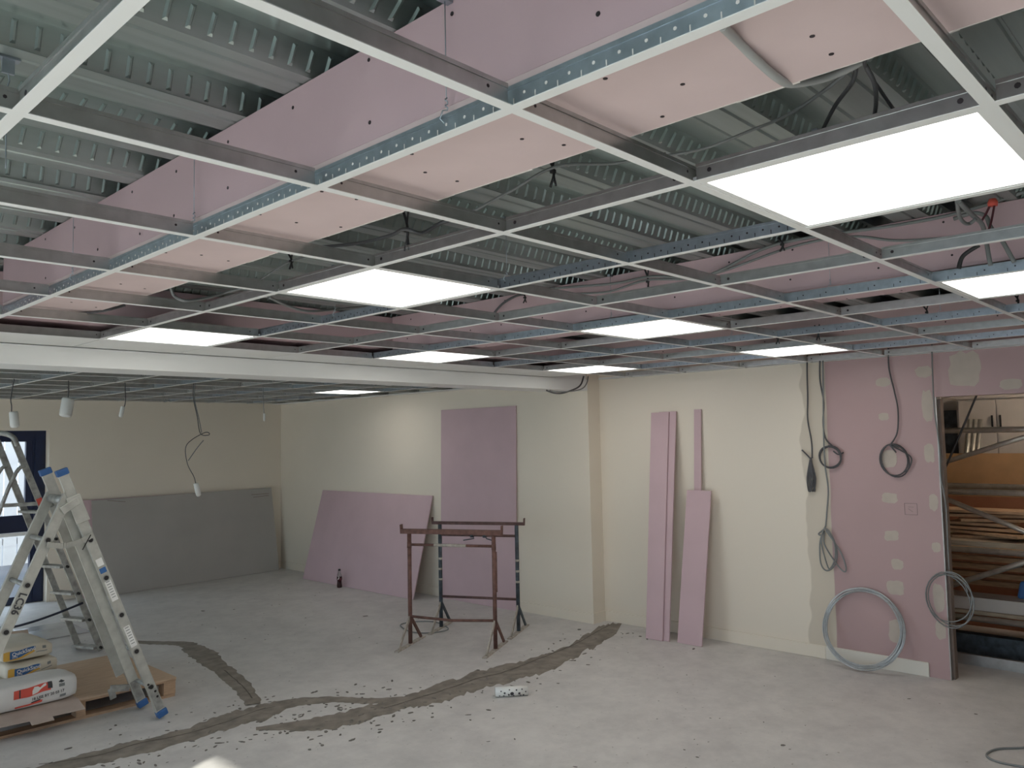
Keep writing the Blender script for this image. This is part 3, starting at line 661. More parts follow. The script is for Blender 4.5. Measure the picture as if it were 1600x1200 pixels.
hang('hanging_cable', 'long grey cable ending in a drooping knot near the skirting', [wp(1285, 535, .01), wp(1286, 600, .01), wp(1287, 680, .012), wp(1289, 725, .012), wp(1294, 765, .01), wp(1292, 800), wp(1290, 822)],
     [wp(1290, 822), wp(1286, 832), wp(1282, 850), wp(1284, 880), wp(1294, 891), wp(1305, 882), wp(1308, 860), wp(1300, 835), wp(1290, 826), wp(1285, 845), wp(1290, 875), wp(1297, 889), wp(1306, 870), wp(1304, 845), wp(1292, 828), wp(1312, 860), wp(1322, 885), wp(1320, 893), wp(1308, 880), wp(1290, 850), wp(1288, 830), wp(1284, 836), wp(1280, 834), wp(1290, 826)], .006, 'cable')
hang('hanging_cable', 'single dark cable with a wide round loop on the pink board', [wp(1388, 540), wp(1389, 575), wp(1397, 610), wp(1403, 640), wp(1402, 675), wp(1392, 694)],
     loop(wp(1397, 720), .10, .125, 2.1, wob=.07, sd_=5), .0055, 'cabledark', [[wp(1390, 696), wp(1410, 705), wp(1424, 716), wp(1420, 732), wp(1412, 738)], [wp(1392, 697), wp(1400, 707)]])
hang('hanging_cable', 'grey cable running down the edge of the opening to a large loose coil', [wp(1456, 535, .01), wp(1457, 580, .012), wp(1460, 640, .03), wp(1468, 700, .04), wp(1470, 745, .04), wp(1478, 790, .04), wp(1481, 850, .04), wp(1483, 890, .04)],
     [p-Vector((.03, 0, 0)) for p in loop(wp(1484, 935), .145, .19, 3.2, wob=.10, sd_=9)], .0048, 'cable')
cable('corner_cable', 'pair of grey cables drooping from the open cell beside the nib, lower one', [at(912, 588, y=YN-.07), at(908, 600, y=YN-.08), at(900, 607, y=YN-.09), at(880, 614, y=YN-.1), at(866, 614, y=YN-.1), at(854, 610, y=YN-.1)], .008, 'cabledark')
cable('corner_cable', 'pair of grey cables drooping from the open cell beside the nib, upper one', [at(919, 588, y=YN-.06), at(917, 598, y=YN-.07), at(910, 607, y=YN-.08), at(895, 611, y=YN-.1), at(875, 612, y=YN-.11), at(859, 610, y=YN-.11)], .006, 'cable')

# ------------------------------------------------------------------ pendants beyond the bulkhead
YP = 7.8
def pend(label, pts, body, r, h, tilt=0):
    pts = [Vector((pts[0].x, YP, H+.002)) if pts[0].z < H+.05 else pts[0]]+pts[1:]
    t = thing('hanging_fitting', pts[0], label, 'fitting', 'white fittings hanging from the far ceiling')
    for k, p in enumerate(pts if isinstance(pts[0], list) else [pts]): part('flex', t, 'cabledark' if r > .012 else 'cable', lambda b: b.tube(smooth_path(p, 6), .004, 6))
    d = Vector((tilt, 0, -1)).normalized()
    part('body', t, 'lampbody', lambda b: b.lathe(body, [(r*.85, 0), (r, .012), (r, h-.02), (r*.9, h-.008), (r*.5, h)], 14, d))
    return t
def pp(u, v): return at(u, v, y=YP)
pend('white capsule fitting on two wires, leftmost over the door', [pp(22, 600), pp(17, 622), pp(18, 634), pp(18, 645)], pp(21, 643), .034, .135, .1)
pend('larger white capsule fitting hanging second from the left', [pp(107, 590), pp(107, 612), pp(106, 624)], pp(107, 622), .05, .165, -.15)
pend('slim white fitting hanging third from the left', [pp(195, 617), pp(196, 626), pp(194, 636)], pp(192, 635), .018, .10, -.2)
pend('tiny white fitting near the far corner', [pp(411, 624), pp(412, 640), pp(413, 648)], pp(413, 646), .011, .08)
tt = pend('white plug at the end of a long tangled flex', [pp(303, 590), pp(302, 620), pp(308, 650), pp(313, 677), pp(325, 680), pp(327, 677), pp(320, 676), pp(300, 687), pp(290, 700), pp(293, 725), pp(303, 745), pp(306, 757)], pp(306, 755), .024, .13, .25)
part('flex', tt, 'cable', lambda b: b.tube(smooth_path([pp(306, 590), pp(304, 622), pp(311, 655), pp(315, 676)], 6), .004, 6))
part('flex', tt, 'cable', lambda b: b.tube(smooth_path([pp(318, 688), pp(308, 700), pp(294, 720)], 6), .004, 6))

# ------------------------------------------------------------------ floor: mortar repairs, chips
def edges(b, rows, z=.003, sd_=1, amp=.35):      # a mortar smear given by its two irregular edges on the floor
    L = smooth_path([r[0] for r in rows], 12); Q = smooth_path([r[1] for r in rows], 12); vs = []
    for i, (p, q) in enumerate(zip(L, Q)):
        m = (p+q)/2; h = (p-q)/2
        for sg in (1, -1):
            k = noise.noise(Vector((m.x*6+sg*5, m.y*6, sd_)))*amp+noise.noise(Vector((m.x*26, m.y*26+sg*9, sd_)))*amp*.8
            e = m+h*sg*(1+k); vs += [Vector((e.x, e.y, .0004)), Vector((m.x+(e.x-m.x)*.8, m.y+(e.y-m.y)*.8, z))]
    fs = []
    for i in range(len(L)-1):
        a = i*4; c = a+4
        fs += [(a, a+1, c+1, c), (a+1, a+3, c+3, c+1), (a+3, a+2, c+2, c+3)]
    b.add(vs, fs)
def fp(u, v): return at(u, v, z=0)
MAIN = [((972, 974), (962, 992)), ((935, 980), (925, 1012)), ((880, 1012), (872, 1042)), ((812, 1033), (812, 1062)), ((750, 1047), (750, 1078)), ((687, 1068), (690, 1096)), ((630, 1087), (632, 1108)), ((575, 1103), (575, 1126)), ((531, 1113), (531, 1136)), ((469, 1126), (469, 1142)), ((400, 1136), (400, 1141))]
LEFT = [((640, 1088), (640, 1094)), ((575, 1091), (575, 1100)), ((525, 1088), (528, 1098)), ((469, 1091), (469, 1103)), ((425, 1098), (428, 1118)), ((375, 1110), (378, 1134)), ((312, 1130), (314, 1152)), ((250, 1149), (252, 1172)), ((187, 1164), (188, 1186)), ((125, 1180), (126, 1200)), ((40, 1203), (41, 1222))]
NORTH = [((382, 1103), (408, 1100)), ((360, 1072), (392, 1068)), ((326, 1046), (360, 1042)), ((296, 1026), (336, 1021)), ((283, 1012), (315, 1008)), ((268, 1008), (296, 1003)), ((240, 1007), (246, 1002)), ((205, 1005), (206, 1001))]
reps = []
for k, rows in enumerate((MAIN, LEFT, NORTH)):
    reps.append(part('mortar_repair', fl, 'chase', lambda b: edges(b, [(fp(*p), fp(*q)) for p, q in rows], .003+.0008*k, 3*k+1)))
def crackline(b, pts):
    P = smooth_path([fp(*p) for p in pts], 10); n = len(P); vs = []
    for i in range(n):
        t = (P[min(i+1, n-1)]-P[max(i-1, 0)]).normalized(); sd_ = Vector((-t.y, t.x, 0))
        j = noise.noise(P[i]*9)*.012; wv = .0045+.003*noise.noise(P[i]*21)
        vs += [P[i]+sd_*(j+wv)+Vector((0, 0, .0052)), P[i]+sd_*(j-wv)+Vector((0, 0, .0052))]
    b.add(vs, [(2*i, 2*i+1, 2*i+3, 2*i+2) for i in range(n-1)])
part('crack', reps[0], 'crack', lambda b: crackline(b, [(955, 976), (925, 992), (905, 1004), (850, 1027), (790, 1050), (750, 1060), (690, 1080), (640, 1096), (600, 1108)]))
part('crack', reps[1], 'crack', lambda b: crackline(b, [(430, 1105), (400, 1112), (350, 1130), (290, 1148), (220, 1162), (150, 1182), (60, 1196)]))
part('crack', reps[2], 'crack', lambda b: crackline(b, [(395, 1092), (378, 1072), (350, 1048)]))
C1 = [((fp(*p)+fp(*q))/2) for p, q in MAIN+LEFT]; C1 = [(p.x, p.y) for p in C1]
def chip(b, x, y, s, sd_):
    rr = random.Random(sd_); n = 5; a0 = rr.uniform(0, 6); el = rr.uniform(1, 3)
    pts = []
    for k in range(n):
        a = 2*math.pi*k/n; q = s*rr.uniform(.6, 1.1); px, py = q*math.cos(a)*el, q*math.sin(a)
        pts.append((x+px*math.cos(a0)-py*math.sin(a0), y+px*math.sin(a0)+py*math.cos(a0)))
    b.slab(pts, .0002, s*rr.uniform(.25, .5))
def chips(b):
    rr = random.Random(3)
    for k in range(420):
        i_ = rr.randrange(len(C1)-1); p = C1[i_]; q = C1[i_+1]; t = rr.random()
        if i_ == len(MAIN)-1: continue
        x = p[0]+(q[0]-p[0])*t+rr.gauss(0, .18)-.05; y = p[1]+(q[1]-p[1])*t+rr.gauss(0, .2)-.08
        if x > 5.9: continue
        chip(b, x, y, rr.uniform(.003, .012), k)
    for k in range(150): chip(b, rr.uniform(2.2, 5.5), rr.uniform(2.2, 9.5), rr.uniform(.002, .006), 900+k)
part('mortar_chips', None, 'chip', chips, label='scatter of small mortar chips around the floor repairs', cat='debris', kind='stuff')
for k, (u, v, s, l) in enumerate([(570, 963, .013, 'dark offcut on the floor left of the trestles'), (905, 984, .016, 'curved dark shaving by the foot of the nib'), (880, 991, .008, 'thin dark chip left of the curved shaving'),
                                  (1084, 1014, .012, 'dark pebble below the short leaning strip'), (1421, 1092, .008, 'thin dark splinter below the skirting end'), (1525, 1116, .009, 'thin splinter in front of the opening'),
                                  (1223, 1165, .010, 'small blue-black scrap low on the floor'), (317, 955, .014, 'dark sliver before the grey-backed sheet'), (397, 905, .008, 'pale flat sliver at the foot of the grey-backed sheet'), (556, 1070, .012, 'lone dark chip left of the long mortar repair')]):
    p = at(u, v, z=0)
    part('floor_scrap', None, 'chip' if k != 8 else 'whiteprint', lambda b: chip(b, p.x, p.y, s, 40+k), label=l, cat='debris')
cable('floor_cable', 'brown cable loop lying on the floor at the lower right corner', [at(1640, 1160, z=.006), at(1600, 1168, z=.006), at(1560, 1170, z=.006), at(1542, 1178, z=.006), at(1550, 1187, z=.006), at(1580, 1195, z=.006), at(1630, 1202, z=.006)], .006, 'cable')

# ------------------------------------------------------------------ pallet, sacks
PX0, PX1, PY0, PY1, PZ = .98, 2.265, 6.225, 7.28, .135
pl = thing('pallet', ((PX0+PX1)/2, (PY0+PY1)/2, 0), 'plywood-topped wooden pallet under the sacks', 'pallet')
part('deck_panel', pl, 'ply', lambda b: b.box(PX0, PX1, PY0, PY1, PZ-.012, PZ), bevel=.002)
part('deck_panel', pl, 'plydark', lambda b: b.box(PX0+.003, PX1-.003, PY0+.004, PY1, PZ-.026, PZ-.0125))
for y in (PY0+.002, (PY0+PY1)/2-.05, PY1-.1):
    part('bottom_board', pl, 'plydark', lambda b: b.box(PX0, PX1-.01, y, y+.1, 0, .018))
    for x in (PX0, 1.585, PX1-.09): part('block', pl, 'plydark', lambda b: b.box(x, x+(.06 if x > 1.5 and x < 2 else .085), y+.004, y+.094, .0185, PZ-.0265))
part('side_board', pl, 'plydark', lambda b: b.box(PX1-.018, PX1, PY0+.12, PY1-.12, .02, PZ-.027))
def cb(b):
    b.hexa([Vector(p) for p in [(.98, 6.10, .112), (1.60, 6.10, .098), (1.60, 6.235, PZ+.001), (.98, 6.235, PZ+.001), (.98, 6.10, .115), (1.60, 6.10, .101), (1.60, 6.235, PZ+.004), (.98, 6.235, PZ+.004)]])
    b.hexa([Vector(p) for p in [(1.27, 6.055, .09), (1.40, 6.06, .088), (1.40, 6.10, .104), (1.27, 6.10, .105), (1.27, 6.055, .093), (1.40, 6.06, .091), (1.40, 6.10, .107), (1.27, 6.10, .108)]])
    b.box(.98, 1.60, 6.235, 6.75, PZ+.001, PZ+.004)
part('cardboard_sheet', None, 'card', cb, label='torn cardboard sheet folded over the pallet edge under the sacks', cat='cardboard')

def sack(label, c, L, W_, Ht, rot, m, name='cement_sack'):
    t = thing(name, c, label, 'sack', 'paper sacks on the pallet')
    nx, ny, nz = 14, 10, 6; vs = []; fs = []; idx = {}
    cr, sr = math.cos(rot), math.sin(rot)
    def pos(i, j, k):
        u, v, w_ = i/nx*2-1, j/ny*2-1, k/nz*2-1
        e = 5
        sc = 1/((abs(u)**e+abs(v)**e+abs(w_)**e)**(1/e)) if max(abs(u), abs(v), abs(w_)) > 0 else 1
        sc = sc*.3+.7
        x, y, z = u*sc*L/2, v*sc*W_/2, w_*sc
        z = z*(1-.18*abs(u)**6)*(1-.15*abs(v)**6)
        z = max(z, -1.0)*Ht/2+Ht/2
        q = Vector((x*5+c[0]*9, y*5, c[2]*9)); d = noise.noise(q*2)*.008+noise.noise(q*5)*.004
        z = max(.0005, z+d*(1 if k > 0 else 0)); y += d*.8*(1 if abs(v) > .9 else 0)
        return Vector((c[0]+x*cr-y*sr, c[1]+x*sr+y*cr, c[2]+z))
    def vid(i, j, k):
        if (i, j, k) not in idx: idx[(i, j, k)] = len(vs); vs.append(pos(i, j, k))
        return idx[(i, j, k)]
    for i in range(nx):
        for j in range(ny):
            for k in (0, nz): fs.append([vid(i, j, k), vid(i+1, j, k), vid(i+1, j+1, k), vid(i, j+1, k)])
    for i in range(nx):
        for k in range(nz):
            for j in (0, ny): fs.append([vid(i, j, k), vid(i+1, j, k), vid(i+1, j, k+1), vid(i, j, k+1)])
    for j in range(ny):
        for k in range(nz):
            for i in (0, nx): fs.append([vid(i, j, k), vid(i, j+1, k), vid(i, j+1, k+1), vid(i, j, k+1)])
    b = MB(); b.add(vs, fs, 0, True); body = b.build('body', m, t)
    # helper giving a point on the sack's front face (j=0) or top face, lifted a little
    def front(u, w_): 
        i = (u+1)/2*nx; k = (w_+1)/2*nz
        i0, k0 = min(int(i), nx-1), min(int(k), nz-1); fi, fk = i-i0, k-k0
        p = (pos(i0, 0, k0)*(1-fi)+pos(i0+1, 0, k0)*fi)*(1-fk)+(pos(i0, 0, k0+1)*(1-fi)+pos(i0+1, 0, k0+1)*fi)*fk
        return p+Vector((sr, -cr, 0))*.003
    def top(u, v):
        i = (u+1)/2*nx; j = (v+1)/2*ny
        i0, j0 = min(int(i), nx-1), min(int(j), ny-1); fi, fj = i-i0, j-j0
        p = (pos(i0, j0, nz)*(1-fi)+pos(i0+1, j0, nz)*fi)*(1-fj)+(pos(i0, j0+1, nz)*(1-fi)+pos(i0+1, j0+1, nz)*fi)*fj
        return p+Vector((0, 0, .003))
    def printed(name_, fn, poly, mm, sub=8, extra=0):
        # polygon given as a quad strip: list of (lower, upper) pairs
        bb = MB(); pts = []
        for (a, c2) in poly:
            pts.append((a, c2))
        V = []; n = (len(pts)-1)*sub+1
        for q in range(n):
            s = q/sub; i0 = min(int(s), len(pts)-2); f = s-i0
            lo = [pts[i0][0][z]*(1-f)+pts[i0+1][0][z]*f for z in (0, 1)]; hi = [pts[i0][1][z]*(1-f)+pts[i0+1][1][z]*f for z in (0, 1)]
            for r_ in range(5):
                g = r_/4; V.append(fn(lo[0]*(1-g)+hi[0]*g, lo[1]*(1-g)+hi[1]*g)+(Vector((sr, -cr, 0)) if fn is front else Vector((0, 0, 1)))*extra)
        F = [(q*5+r_, q*5+r_+1, (q+1)*5+r_+1, (q+1)*5+r_) for q in range(n-1) for r_ in range(4)]
        bb.add(V, F, 0, True); return bb.build(name_, mm, t)
    return t, front, top, printed, Vector((cr, sr, 0))
ZB = PZ+.0045
# three cream sacks stacked behind, one white sack with red print in front
for k, (cx, cy, z, rot, l) in enumerate([(1.41, 6.85, ZB, .02, 'lowest cream sack of the stack, mostly hidden by the red-printed one'), (1.42, 6.845, ZB+.115, .03, 'middle cream sack of the stack with blue wedge print'), (1.385, 6.87, ZB+.230, .07, 'topmost cream sack of the stack with blue wedge print')]):
    t, fr, tp, pr, xd = sack(l, (cx, cy, z), .325, .50, .106, rot, 'bagcream', 'screed_sack')
    pr('yellow_print', fr, [((-.98, -.85), (-.98, .75)), ((-.8, -.85), (-.8, .7)), ((-.2, -.62), (-.2, .45)), ((.25, -.1), (.25, .25))], 'bagyellow')
    pr('blue_print', fr, [((-.72, -.62), (-.72, .6)), ((-.3, -.35), (-.3, .66)), ((.15, .1), (.15, .74)), ((.28, .4), (.28, .7))], 'bagblue', extra=.0015)
    a = fr(-.64, -.12); up = fr(-.64, .5)-fr(-.64, -.4)
    text('lettering', 'QuickSand', .034, a+Vector((0, -.004, 0)), fr(-.1, .25)-fr(-.64, .05), up, 'whiteprint', t, .002, .0006)
    text('small_lettering', '20kg', .018, fr(-.64, -.42)+Vector((0, -.004, 0)), fr(-.1, .2)-fr(-.64, 0), up, 'whiteprint', t, .002)
    pr('stamp', fr, [((.55, .2), (.55, .62)), ((.70, .2), (.70, .62))], 'cable', extra=.001)
    pr('stripe', fr, [((.3, -.3), (.3, -.2)), ((.75, -.22), (.75, -.1))], 'cable', extra=.001)
t, fr, tp, pr, xd = sack('white sack with red print lying in front of the stack', (1.30, 6.40, ZB), .62, .28, .165, .02, 'bagpaper', 'adhesive_sack')
pr('red_print', fr, [((-.27, -.02), (-.27, .74)), ((.05, -.06), (.05, .80)), ((.44, .10), (.44, .86))], 'bagred')
pr('white_emblem', fr, [((.08, .04), (.08, .4)), ((.12, .05), (.12, .72)), ((.19, .12), (.19, .66)), ((.23, .3), (.23, .5)), ((.31, .5), (.31, .76)), ((.35, .58), (.35, .8))], 'whiteprint', extra=.0015)
pr('dark_panel', fr, [((.38, .25), (.38, .9)), ((.47, .25), (.47, .92))], 'ink', extra=.002)
pr('dark_bar', fr, [((-.17, 0), (-.17, .76)), ((-.145, 0), (-.145, .76))], 'ink', extra=.002)
pr('red_footer', fr, [((-.25, -.92), (-.25, -.74)), ((.28, -.86), (.28, -.66))], 'bagred', extra=.001)
up = fr(0, -.1)-fr(0, -.5)
text('date_code', '18 USE BY 20 03 17', .024, fr(.06, -.44)+Vector((0, -.008, 0)), fr(.7, -.2)-fr(-.12, -.42), up, 'ink', t, .002, .0008)
pr('print_mark', fr, [((.06, -.70), (.06, -.60)), ((.24, -.66), (.24, -.56))], 'ink', extra=.002)
pr('stamp', fr, [((.60, .25), (.60, .55)), ((.72, .25), (.72, .55))], 'cable', extra=.001)
pr('arrow', fr, [((.60, .70), (.60, .76)), ((.66, .62), (.66, .95)), ((.72, .70), (.72, .76))], 'ink', extra=.001)
pr('stamp', fr, [((.62, -.75), (.62, -.5)), ((.75, -.75), (.75, -.5))], 'cable', extra=.001)
# timber block and polythene behind the ladder
part('timber_block', None, 'plydark', lambda b: b.hexa([Vector(p) for p in [(1.55, 8.55, 0), (1.93, 8.45, 0), (2.0, 8.75, 0), (1.6, 8.85, 0), (1.55, 8.55, .16), (1.93, 8.45, .16), (2.0, 8.75, .16), (1.6, 8.85, .16)]]), label='rough timber block on the floor behind the ladder', cat='timber', bevel=.006)
def poly_(b):
    vs = []; n = 12
    for i in range(n+1):
        for j in range(9):
            x = 1.95+i*.055; y = 8.9+j*.09
            vs.append((x, y, .004+.06*abs(noise.noise(Vector((x*6, y*6, 2)))) * (1-abs(j/4-1)*.8)*(1-abs(i/6-1)*.8)))
    b.add(vs, [(i*9+j, i*9+j+1, (i+1)*9+j+1, (i+1)*9+j) for i in range(n) for j in range(8)], 0, True)
part('polythene_sheet', None, 'polythene', poly_, label='crumpled clear polythene on the floor behind the ladder', cat='plastic sheet')

# ------------------------------------------------------------------ combination ladder (front)
ld = thing('combination_ladder', (1.35, 5.97, 0), 'aluminium combination ladder with blue caps standing over the pallet corner', 'ladder')
YN0, YN1 = 5.80, 6.115
def stile(name, a, b_, m='alu', wd=.024, hg=.062):
    a = Vector(a); b_ = Vector(b_)
    o = part(name, ld, m, lambda b: (b.bar(a, b_, wd, hg, up=(1, 0, .4)), ), bevel=.003)
    d = (b_-a).normalized(); u = Vector((d.z, 0, -d.x))
    part('rib', o, m, lambda b: [b.bar(a+u*q+Vector((0, -wd/2-.001, 0)), b_+u*q+Vector((0, -wd/2-.001, 0)), .003, .006, up=(1, 0, .4)) for q in (-.027, .027)])
    return o
F0, F1 = Vector((1.978, 0, .028)), Vector((1.338, 0, 1.675))     # right leg: foot to cap
B0, B1 = Vector((.745, 0, .028)), Vector((1.375, 0, 1.535))      # left leg
fd = (F1-F0).normalized(); bd = (B1-B0).normalized()
fn = Vector((fd.z, 0, -fd.x)); bn = Vector((bd.z, 0, -bd.x))
for y in (YN0, YN1):
    o = stile('stile', F0+Vector((0, y, 0)), F1+Vector((0, y, 0)))
    part('cap', o, 'blue', lambda b: b.bar(F1+Vector((0, y, 0))-fd*.02, F1+Vector((0, y, 0))+fd*.022, .036, .074, up=(1, 0, .4)), bevel=.006)
    part('foot', o, 'blue', lambda b: b.bar(Vector((1.978, y, .0345))-fd*.012, Vector((1.978, y, .0345))+fd*.035, .05, .07, up=(1, 0, .4)), bevel=.008)
    part('foot_sleeve', o, 'aludirty', lambda b: b.bar(F0+Vector((0, y, 0))+fd*.05, F0+Vector((0, y, 0))+fd*.20, .03, .05, up=(1, 0, .4)))
    # second telescoped section alongside
    stile('back_stile', B0+Vector((0, y+.004, 0)), B1+Vector((0, y+.004, 0)))
for y in (YN0+.05, YN1-.05):
    stile('inner_stile', F0+fd*.30+fn*-.07+Vector((0, y, 0)), F1-fd*.22+fn*-.045+Vector((0, y, 0)), 'alu', .022, .055)
def rungs(p0, d, nrm, n0, n1, step, off=0):
    for k in range(n0, n1):
        p = p0+d*(step*k+.22)+nrm*off
        r = part('rung', ld, 'aludirty', lambda b: b.tube([p+Vector((0, YN0-.013, 0)), p+Vector((0, YN1+.013, 0))], .015, 10))
        part('rung_end', r, 'dark', lambda b: b.disc(p+Vector((0, YN0-.0164, 0)), (0, -1, 0), .0145, 12))
        part('rung_collar', r, 'aludirty', lambda b: b.lathe(p+Vector((0, YN0-.0125, 0)), [(.02, 0), (.02, .004)], 14, (0, -1, 0)))
rungs(F0, fd, fn, 0, 5, .27); rungs(B0, bd, bn, 0, 5, .28)
hp = Vector((1.40, 0, 1.46))
for y in (YN0-.022, YN1+.02):
    part('hinge_plate', ld, 'alu', lambda b: (b.bar(F1+Vector((0, y, 0))-fd*.34+fn*0, F1+Vector((0, y, 0))-fd*.16, .008, .085, up=(1, 0, .4)), b.bar(F1+Vector((0, y, 0))-fd*.22-fn*.09, F1+Vector((0, y, 0))-fd*.20+fn*.02, .013, .05, up=(0, 0, 1))), bevel=.003)
def lock(b):
    c0 = B1+Vector((0, YN0-.03, 0))-bd*.32; c1 = F1+Vector((0, YN0-.03, 0))-fd*.48
    pts = smooth_path([c0, c0+(c1-c0)*.35+Vector((0, 0, -.012)), c0+(c1-c0)*.7+Vector((0, 0, .006)), c1+Vector((0, 0, .045))], 6)
    for p, q in zip(pts[:-1], pts[1:]): b.bar(p, q+(q-p)*.15, .008, .034)
part('lock_arm', ld, 'alu', lock)
part('lock_slot', ld, 'dark', lambda b: b.bar(F1+Vector((0, YN0-.0355, 0))-fd*.47-fn*.06+Vector((0, 0, -.03)), F1+Vector((0, YN0-.0355, 0))-fd*.45+Vector((0, 0, .02)), .002, .006))
part('pivot_bar', ld, 'aludirty', lambda b: b.tube([Vector((1.375, YN0, 1.50)), Vector((1.375, YN1, 1.50))], .03, 12))
for q, hgt, mm in [(.60, .05, 'whiteprint'), (.665, .035, 'bagblue'), (.76, .14, 'whiteprint'), (1.0, .012, 'bagblue'), (1.09, .15, 'whiteprint')]:
    p = F1-fd*q+Vector((0, YN0-.0135, 0))
    part('sticker', ld, mm, lambda b: b.bar(p, p-fd*hgt, .001, .04, up=(1, 0, .4)))
for q in [.765+.018*k for k in range(7)]+[1.10+.019*k for k in range(7)]:      # small unreadable print on the stickers
    p = F1-fd*q+Vector((0, YN0-.0146, 0)); part('print_mark', ld, 'cable', lambda b: b.bar(p-fn*.012, p+fn*.012, .0008, .0045, up=fd))
text('marker_code', 'LC36', .06, B1-bd*.62+bn*-.02+Vector((0, YN0-.013, 0)), -bd, bn, 'ink', ld, .001, .0015)
for q in (.10, .145, .165, .06): part('bolt', ld, 'dark', lambda b: b.disc(F0+fd*(q+.08)+fn*(.012 if q in (.10, .06) else -.012)+Vector((0, YN0-.017, 0)), (0, -1, 0), .008, 8))
part('stabiliser_hook', ld, 'aludirty', lambda b: (b.bar(F0+fd*.20-fn*.06+Vector((0, YN1-.08, 0)), F0+fd*.26-fn*.16+Vector((0, YN1-.08, 0)), .04, .03, up=(0, 1, 0)), b.bar(F0+fd*.26-fn*.16+Vector((0, YN1-.08, 0)), F0+fd*.19-fn*.17+Vector((0, YN1-.08, 0)), .04, .014, up=(0, 1, 0))))

# ------------------------------------------------------------------ stepladder behind
sl = thing('step_ladder', (2.1, 8.14, 0), 'paint-splashed aluminium stepladder with a top hoop, by the back door', 'ladder')
NA, NB = Vector((1.665, 8.03, 1.90)), Vector((2.386, 8.03, .012)); FA, FB = Vector((1.60, 8.28, 1.90)), Vector((2.284, 8.28, .012))
part('front_stile', sl, 'aludirty', lambda b: b.bar(NB, NA, .022, .05, up=(1, 0, .4)))
part('front_stile', sl, 'aludirty', lambda b: b.bar(FB, FA, .022, .05, up=(1, 0, .4)))
part('hoop', sl, 'aludirty', lambda b: b.tube(smooth_path([NA-Vector((-.02, 0, .05)), NA+Vector((-.01, .01, .03)), (NA+FA)/2+Vector((-.04, 0, .065)), FA+Vector((-.01, -.01, .03)), FA-Vector((-.02, 0, .05))], 6), .022, 8))
for k, z in enumerate((.04, .30, .545, .79, 1.04, 1.28)):
    f = (1.90-z)/1.888; a = NA+(NB-NA)*f; c = FA+(FB-FA)*f
    part('tread', sl, 'aludirty', lambda b: b.bar(a+Vector((-.02, 0, 0)), c+Vector((-.02, 0, 0)), .085, .022), bevel=.003)
    for p in (a, c): part('bolt', sl, 'dark', lambda b: b.lathe(p-Vector((0, .04, 0)), [(.012, 0), (.012, .08)], 8, (0, 1, 0)))
for A_, s in ((NA, 0), (FA, 1)):
    st = A_+(NB-NA)*.115+Vector((0, .0, 0))
    part('rear_leg', sl, 'aludirty', lambda b: b.tube(smooth_path([st, st+Vector((-.06, 0, -.05)), st+Vector((-.16, .01, -.32)), st+Vector((-.42, .02, -1.2)), st+Vector((-.56, .02, -1.665))], 5), .016, 8))
part('cross_bar', sl, 'aludirty', lambda b: b.bar(NA+(NB-NA)*.29+Vector((-.40, .08, 0)), NA+(NB-NA)*.29+Vector((.02, .02, 0)), .03, .03))
part('red_label', sl, 'bagred', lambda b: b.bar(NA+(NB-NA)*.265+Vector((0, -.0125, 0)), NA+(NB-NA)*.305+Vector((0, -.0125, 0)), .001, .045, up=(1, 0, .4)))
cable('ladder_strap', 'navy strap sagging from the stepladder to the left', [(2.215, 7.99, .46), (2.0, 8.0, .40), (1.8, 8.0, .36), (1.6, 8.0, .34), (1.4, 8.0, .34)], .010, 'strap')

# ------------------------------------------------------------------ store room beyond the opening
part('wall_store_back', None, 'cupboard', lambda b: b.box(9.0, 9.2, YF, 4.2, 0, 2.72), kind=STR)
part('wall_store_side', None, 'cupboard', lambda b: b.box(XR+.12, 9.2, 4.2, 4.4, 0, 2.72), kind=STR)
lam = thing('store_fill_lamp', (7.6, 1.2, 2.5), 'unseen warm fill lamp added to light the store room', 'ceiling light')  # lamp added out of view to brighten the store room
part('housing', lam, 'white', lambda b: b.box(6.9, 8.3, 1.16, 1.24, 2.56, 2.679))
part('tube', lam, 'storefill', lambda b: b.tube([(6.92, 1.2, 2.54), (8.28, 1.2, 2.54)], .016, 10))
sc = thing('scaffold_tower', (7.0, 1.5, 0), 'aluminium scaffold tower standing inside the store room', 'scaffold')
XS = 6.86
def stube(name, a, b_, r=.024, m='scafftube'): part(name, sc, m, lambda b: b.tube([a, b_], r, 12))
for x in (XS, XS+.75):
    for y in (.35, 2.52): stube('standard', (x, y, 0), (x, y, 2.35))
    for z in (1.82, 1.325, .86, .32): stube('ledger', (x, .35, z), (x, 2.52, z))
stube('diagonal_brace', (XS-.04, 2.42, 1.50), (XS-.04, .9, 2.02), .02); stube('diagonal_brace', (XS-.04, 2.42, 1.345), (XS-.04, .9, .69), .02); stube('diagonal_brace', (XS-.04, 2.42, .49), (XS-.04, .9, 1.16), .022)
for k in range(3): part('scaffold_plank', sc, 'plank', lambda b: b.box(XS+.03+k*.235, XS+.03+k*.235+.225, .4, 2.5, .886, .93), bevel=.003)
for k in range(2): part('scaffold_plank', sc, 'plank', lambda b: b.box(XS+.03+k*.235, XS+.03+k*.235+.225, .4, 2.5, .346, .375), bevel=.003)
labs = ['topmost loose timber offcut on the scaffold boards', 'timber offcut just under the topmost one on the scaffold', 'crooked timber offcut sticking out of the scaffold pile', 'short timber offcut at the near end of the scaffold pile', 'timber offcut in the middle of the scaffold pile', 'lowest timber offcut in the scaffold pile', 'wide brown offcut at the back of the scaffold pile']
